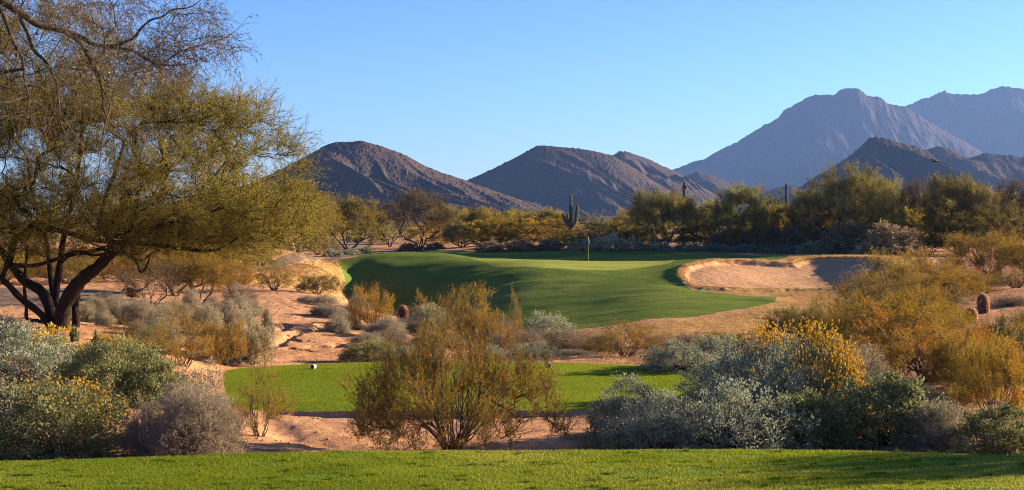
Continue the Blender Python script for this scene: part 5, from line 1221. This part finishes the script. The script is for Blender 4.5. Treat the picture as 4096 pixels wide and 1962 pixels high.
    for px, d, w, top, lb in [(2560, 178, 230, 835, 'hazy olive palo verde left behind the spreading grey-green one'), (2830, 182, 220, 815, 'olive palo verde between the broken saguaro and the upright feathery tree'), (3070, 180, 220, 815, 'olive palo verde left of the slim saguaro'), (3560, 178, 260, 775, 'olive palo verde between the leaning tree and the narrow tan one'), (3740, 175, 240, 780, 'olive palo verde right of the narrow tan tree'), (3950, 170, 260, 770, 'olive palo verde left of the bare dark-trunked tree'), (1300, 175, 200, 830, 'olive tree behind the bend of the far cart path'), (1790, 200, 220, 830, 'olive tree right of the tall brownish mesquite')]:
        put('p4', px, (d,), w, top, lb, G5)
    G6 = 'shaded thicket bushes behind the bunker'
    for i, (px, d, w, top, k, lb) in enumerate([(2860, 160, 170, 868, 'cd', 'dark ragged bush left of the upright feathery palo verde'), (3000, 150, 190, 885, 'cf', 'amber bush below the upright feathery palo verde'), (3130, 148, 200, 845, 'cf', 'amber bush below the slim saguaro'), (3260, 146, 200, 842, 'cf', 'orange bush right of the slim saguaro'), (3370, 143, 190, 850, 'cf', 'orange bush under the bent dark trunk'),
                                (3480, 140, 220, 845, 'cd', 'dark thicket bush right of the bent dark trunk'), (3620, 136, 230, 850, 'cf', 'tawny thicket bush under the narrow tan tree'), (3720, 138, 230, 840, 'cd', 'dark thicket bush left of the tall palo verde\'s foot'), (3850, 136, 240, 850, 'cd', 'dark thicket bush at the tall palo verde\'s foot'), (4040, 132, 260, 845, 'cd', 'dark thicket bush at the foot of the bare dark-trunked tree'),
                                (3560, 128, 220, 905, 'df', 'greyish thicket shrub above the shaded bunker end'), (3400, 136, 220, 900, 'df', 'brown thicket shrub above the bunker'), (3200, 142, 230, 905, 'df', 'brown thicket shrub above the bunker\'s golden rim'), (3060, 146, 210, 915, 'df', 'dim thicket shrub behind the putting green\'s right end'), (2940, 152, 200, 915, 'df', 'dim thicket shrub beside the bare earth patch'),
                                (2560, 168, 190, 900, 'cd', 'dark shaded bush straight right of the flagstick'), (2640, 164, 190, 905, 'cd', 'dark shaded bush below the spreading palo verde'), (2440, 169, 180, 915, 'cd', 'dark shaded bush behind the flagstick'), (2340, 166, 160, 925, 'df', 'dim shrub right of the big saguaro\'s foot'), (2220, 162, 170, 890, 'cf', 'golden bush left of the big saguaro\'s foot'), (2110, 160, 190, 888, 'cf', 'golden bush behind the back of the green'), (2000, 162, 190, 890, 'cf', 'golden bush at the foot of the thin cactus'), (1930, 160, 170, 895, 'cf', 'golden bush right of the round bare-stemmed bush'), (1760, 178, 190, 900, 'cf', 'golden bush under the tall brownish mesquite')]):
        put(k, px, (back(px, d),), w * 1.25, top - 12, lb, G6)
    G7 = 'low bushes along the back of the green'
    for px, d, w, top, lb in [(1640, 166, 110, 965, 'low grey bush at the foot of the forked dark trunks'), (1740, 166, 100, 962, 'pale low bush right of the forked dark trunks'), (1960, 163, 130, 955, 'grey-brown bush at the back left of the green'), (2080, 164, 150, 948, 'grey-brown bush below the palo verde right of the thin cactus'), (2200, 165, 130, 950, 'grey-brown bush left of the big saguaro'), (2330, 165, 130, 955, 'blue-grey bush right of the big saguaro'), (2440, 164, 130, 935, 'tall blue-grey bush right of the flag'), (2520, 164, 110, 950, 'blue-grey bush right of the tall one by the flag'), (2620, 161, 120, 960, 'blue-grey bush at the left of the bare earth patch'),
                              (2760, 150, 150, 965, 'blue-grey bush at the right of the bare earth patch'), (2870, 148, 150, 972, 'blue-grey bush behind the putting green\'s right end'), (3000, 145, 150, 972, 'blue-grey bush behind the bunker\'s golden rim'), (3140, 142, 150, 975, 'blue-grey bush behind the middle of the bunker'), (3260, 139, 150, 962, 'blue-grey bush behind the shaded bunker end'), (3370, 136, 160, 962, 'blue-grey bush above the right end of the bunker'), (3490, 131, 160, 970, 'blue-grey bush right of the bunker'), (3590, 127, 160, 968, 'rightmost blue-grey bush, under the dark thicket')]:
        put('df' if px in (1960, 2080, 2200, 1640, 1740) else 'bf', px, (min(d, 142) if px > 1900 else d,), w, top + 8, lb, G7, cat='bush')
    G8 = 'small pale bushes along the far cart path'
    for px, d, w, top, lb in [(1085, 110, 70, 1040, 'whitish bush at the foot of the twin pale trunks'), (1215, 123, 60, 1018, 'whitish bush right of the thick pale trunk'), (1330, 134, 80, 1000, 'whitish bush left of the golden mesquite\'s foot'), (1400, 142, 80, 998, 'whitish bush at the golden mesquite\'s foot'), (1465, 150, 60, 990, 'whitish bush right of the golden mesquite\'s foot')]:
        put('bf', px, (d,), w, top, lb, G8, cat='bush')
    put('c3', 1130, (124,), 170, 960, 'green bush between the two pale-trunked mesquites', G5); put('c3', 1270, (140,), 150, 945, 'dim green bush left of the golden mesquite', G5); put('cd', 1480, (185,), 180, 900, 'dull bush between the golden and the tall brownish mesquite', G5); put('cd', 980, (125,), 220, 930, 'dark bush left of the twin pale trunks', G5)
    # out of the picture on the right: its long shadow crosses the near tee
    place('d4', 7.0, 11.35, ground(7.0, 11.35) - .02, 1, (1.5, .7, 1.75), 'dry shrub beyond the right edge of the near tee, seen only by its long shadow', 'shrub', G3)
    put('cd', 2252, (144,), 120, 922, 'dark brush hiding the left foot of the big saguaro', G6); put('cd', 2322, (143.5,), 130, 930, 'dark brush hiding the right foot of the big saguaro', G6)
    # --- cacti
    def sg(px, d, top): x = wx(px, d); return x, d, CZ - (top - HY) / F * d - ground(x, d)
    x, y, H = sg(2283, 148, 776)
    s = 148 / F
    saguaro(x, y, H, .185, [([(0, 0, H - 135 * s), (.28, -.02, H - 128 * s), (.52, 0, H - 108 * s), (.62, 0, H - 85 * s), (.70, 0, H - 43 * s)], .17), ([(0, 0, H - 128 * s), (-.35, -.05, H - 124 * s), (-.58, -.05, H - 110 * s), (-.76, 0, H - 95 * s), (-.84, 0, H - 76 * s)], .14), ([(0, .1, H - 122 * s), (-.22, .2, H - 112 * s), (-.33, .2, H - 96 * s), (-.36, .2, H - 76 * s)], .11), ([(0, .2, H - 118 * s), (-.42, .5, H - 108 * s), (-.52, .5, H - 88 * s)], .08)],
            'big saguaro with three upright arms behind the green', 'saguaro cacti behind the green', 1)
    x, y, H = sg(2733, 156, 727); s = 156 / F
    saguaro(x, y, H, .21, [([(.1, -.05, H - 27 * s), (.30, -.1, H - 24 * s), (.33, -.1, H - 17 * s)], .10), ([(.1, -.05, H - 66 * s), (.28, -.1, H - 64 * s), (.30, -.1, H - 56 * s)], .10), ([(.1, 0, H - 80 * s), (.8, 0, H - 78 * s), (.92, 0, H - 66 * s)], .11)], 'broken-topped saguaro with stubby arm buds behind the spreading palo verde', 'saguaro cacti behind the green', 2, .12)
    x, y, H = sg(3146, 160, 731); saguaro(x, y, H, .20, [], 'slim armless saguaro with a narrowed top beside the dark leafy bush', 'saguaro cacti behind the green', 3)
    x, y, H = sg(2000, 168, 846); saguaro(x, y, H, .15, [], 'thin short saguaro poking out of the yellow-green palo verdes', 'saguaro cacti behind the green', 4)
    def br(px, base, top, w, label, seed, lean=0, mat='spine_red'):
        x, d = hit(px, base, 20); H = CZ - (top - HY) / F * d - ground(x, d); barrel(x, d, max(H, .3), w * d / F / 2, label, seed, lean=lean, mat=mat)
    br(1612, 1292, 1226, 36, 'reddish barrel cactus right of the orange fan-shaped creosote', 1); br(1893, 1352, 1316, 34, 'short dark red barrel cactus left of the tall tan one', 2, .2); br(2057, 1340, 1275, 24, 'tall tan barrel cactus below the green slope', 3, .04, 'spine_tan')
    br(535, 1192, 1125, 44, 'tall shaggy barrel cactus beside the sparse spreading tree', 4, .03, 'spine_tan'); br(1262, 1160, 1130, 24, 'pinkish barrel cactus inside the dark creosote at the top of the wash', 5)
    br(3936, 1252, 1180, 34, 'leaning dark barrel cactus with a red crown on the right slope', 6, .12); br(3884, 1290, 1238, 38, 'squat shaded barrel cactus below the leaning one', 7); br(3992, 1112, 1074, 26, 'upper barrel cactus with a red crown under the big bright olive creosote', 8)
# ================================================================== LIGHT, AIR, CAMERA
def build_light():
    w = bpy.data.worlds.new('World'); SC.world = w; w.use_nodes = True
    nt = w.node_tree; bg = nt.nodes['Background']
    sky = nt.nodes.new('ShaderNodeTexSky'); sky.sky_type = 'NISHITA'; sky.sun_disc = False
    sky.sun_elevation = SUN_EL; sky.sun_rotation = SUN_AZ
    sky.altitude = 700; sky.air_density = 1.0; sky.dust_density = .4; sky.ozone_density = 6.0
    # a little more contrast than the clear-air model gives: deeper overhead, paler at the horizon
    s1 = nt.nodes.new('ShaderNodeVectorMath'); s1.operation = 'SCALE'; s1.inputs['Scale'].default_value = 1 / 3.0; nt.links.new(sky.outputs[0], s1.inputs[0])
    g = nt.nodes.new('ShaderNodeGamma'); g.inputs[1].default_value = 1.22; nt.links.new(s1.outputs[0], g.inputs[0])
    s2 = nt.nodes.new('ShaderNodeVectorMath'); s2.operation = 'SCALE'; s2.inputs['Scale'].default_value = 3.15; nt.links.new(g.outputs[0], s2.inputs[0])
    s3 = nt.nodes.new('ShaderNodeVectorMath'); s3.operation = 'MULTIPLY'; s3.inputs[1].default_value = (1.10, .96, 1.0); nt.links.new(s2.outputs[0], s3.inputs[0])
    nt.links.new(s3.outputs[0], bg.inputs[0]); bg.inputs[1].default_value = SKY_STR
    l = bpy.data.lights.new('sun', 'SUN'); l.energy = SUN_STR; l.angle = math.radians(.5); l.color = (1, .78, .51)
    o = bpy.data.objects.new('sun', l); COL.objects.link(o); o.location = (60, 30, 40)
    d = Vector((math.sin(SUN_AZ) * math.cos(SUN_EL), math.cos(SUN_AZ) * math.cos(SUN_EL), math.sin(SUN_EL)))
    o.rotation_euler = (d).to_track_quat('Z', 'Y').to_euler()
    # the air between here and the mountains
    m, nt, out = mat_new('haze'); m.cycles.homogeneous_volume = True
    pv = nt.nodes.new('ShaderNodeVolumePrincipled'); pv.inputs['Density'].default_value = HAZE; pv.inputs['Color'].default_value = (.24, .44, 1, 1); pv.inputs['Anisotropy'].default_value = .2
    nt.links.new(pv.outputs[0], out.inputs['Volume'])
    lo, hi = (-16000, -40, -14), (16000, 9200, 780)
    V = [(x, y, z) for z in (lo[2], hi[2]) for y in (lo[1], hi[1]) for x in (lo[0], hi[0])]
    o = link('haze', mesh_np('haze', V, [(0, 2, 3, 1), (4, 5, 7, 6), (0, 1, 5, 4), (2, 6, 7, 3), (0, 4, 6, 2), (1, 3, 7, 5)], m, smooth=False)); tag(o, kind='stuff')

def build_camera():
    c = bpy.data.cameras.new('camera'); o = bpy.data.objects.new('camera', c); COL.objects.link(o)
    o.location = (0, 0, CZ); o.rotation_euler = (math.pi / 2, 0, 0)
    c.sensor_width = 36; c.lens = 36 * F / 4096; c.shift_y = -(981 - HY) / 4096
    c.clip_start = .1; c.clip_end = 30000
    c.dof.use_dof = True; c.dof.focus_distance = 60; c.dof.aperture_fstop = 8
    SC.camera = o
    SC.view_settings.view_transform = 'Standard'; SC.view_settings.look = 'None'; SC.view_settings.gamma = 1; SC.view_settings.exposure = EXPO
    SC.render.engine = 'CYCLES'
    cy = SC.cycles
    cy.use_denoising = True; cy.denoiser = 'OPENIMAGEDENOISE'; cy.denoising_prefilter = 'NONE'; cy.denoising_input_passes = 'RGB_ALBEDO_NORMAL'; cy.filter_width = 1.0; cy.max_bounces = 6; cy.diffuse_bounces = 3; cy.glossy_bounces = 2; cy.transmission_bounces = 4; cy.transparent_max_bounces = 4; cy.volume_bounces = 0
    cy.sample_clamp_indirect = 4; cy.use_adaptive_sampling = False
SKY_STR, SUN_STR, EXPO, HAZE = .05, 5.0, 2.1, .48e-4
build_ground(); build_mountains(); protos(); plants(); big_tree(); overhang_tree(); grass_blades(); ground_litter()
tee_marker(1254, 1476, math.radians(-22), 'navy-faced round tee marker on the left of the lower tee, its pale side lit')
tee_marker(2194, 1471, math.radians(16), 'navy round tee marker on the right of the lower tee, near the big creosote')
flagstick(); houses(); bird(); build_light(); build_camera()
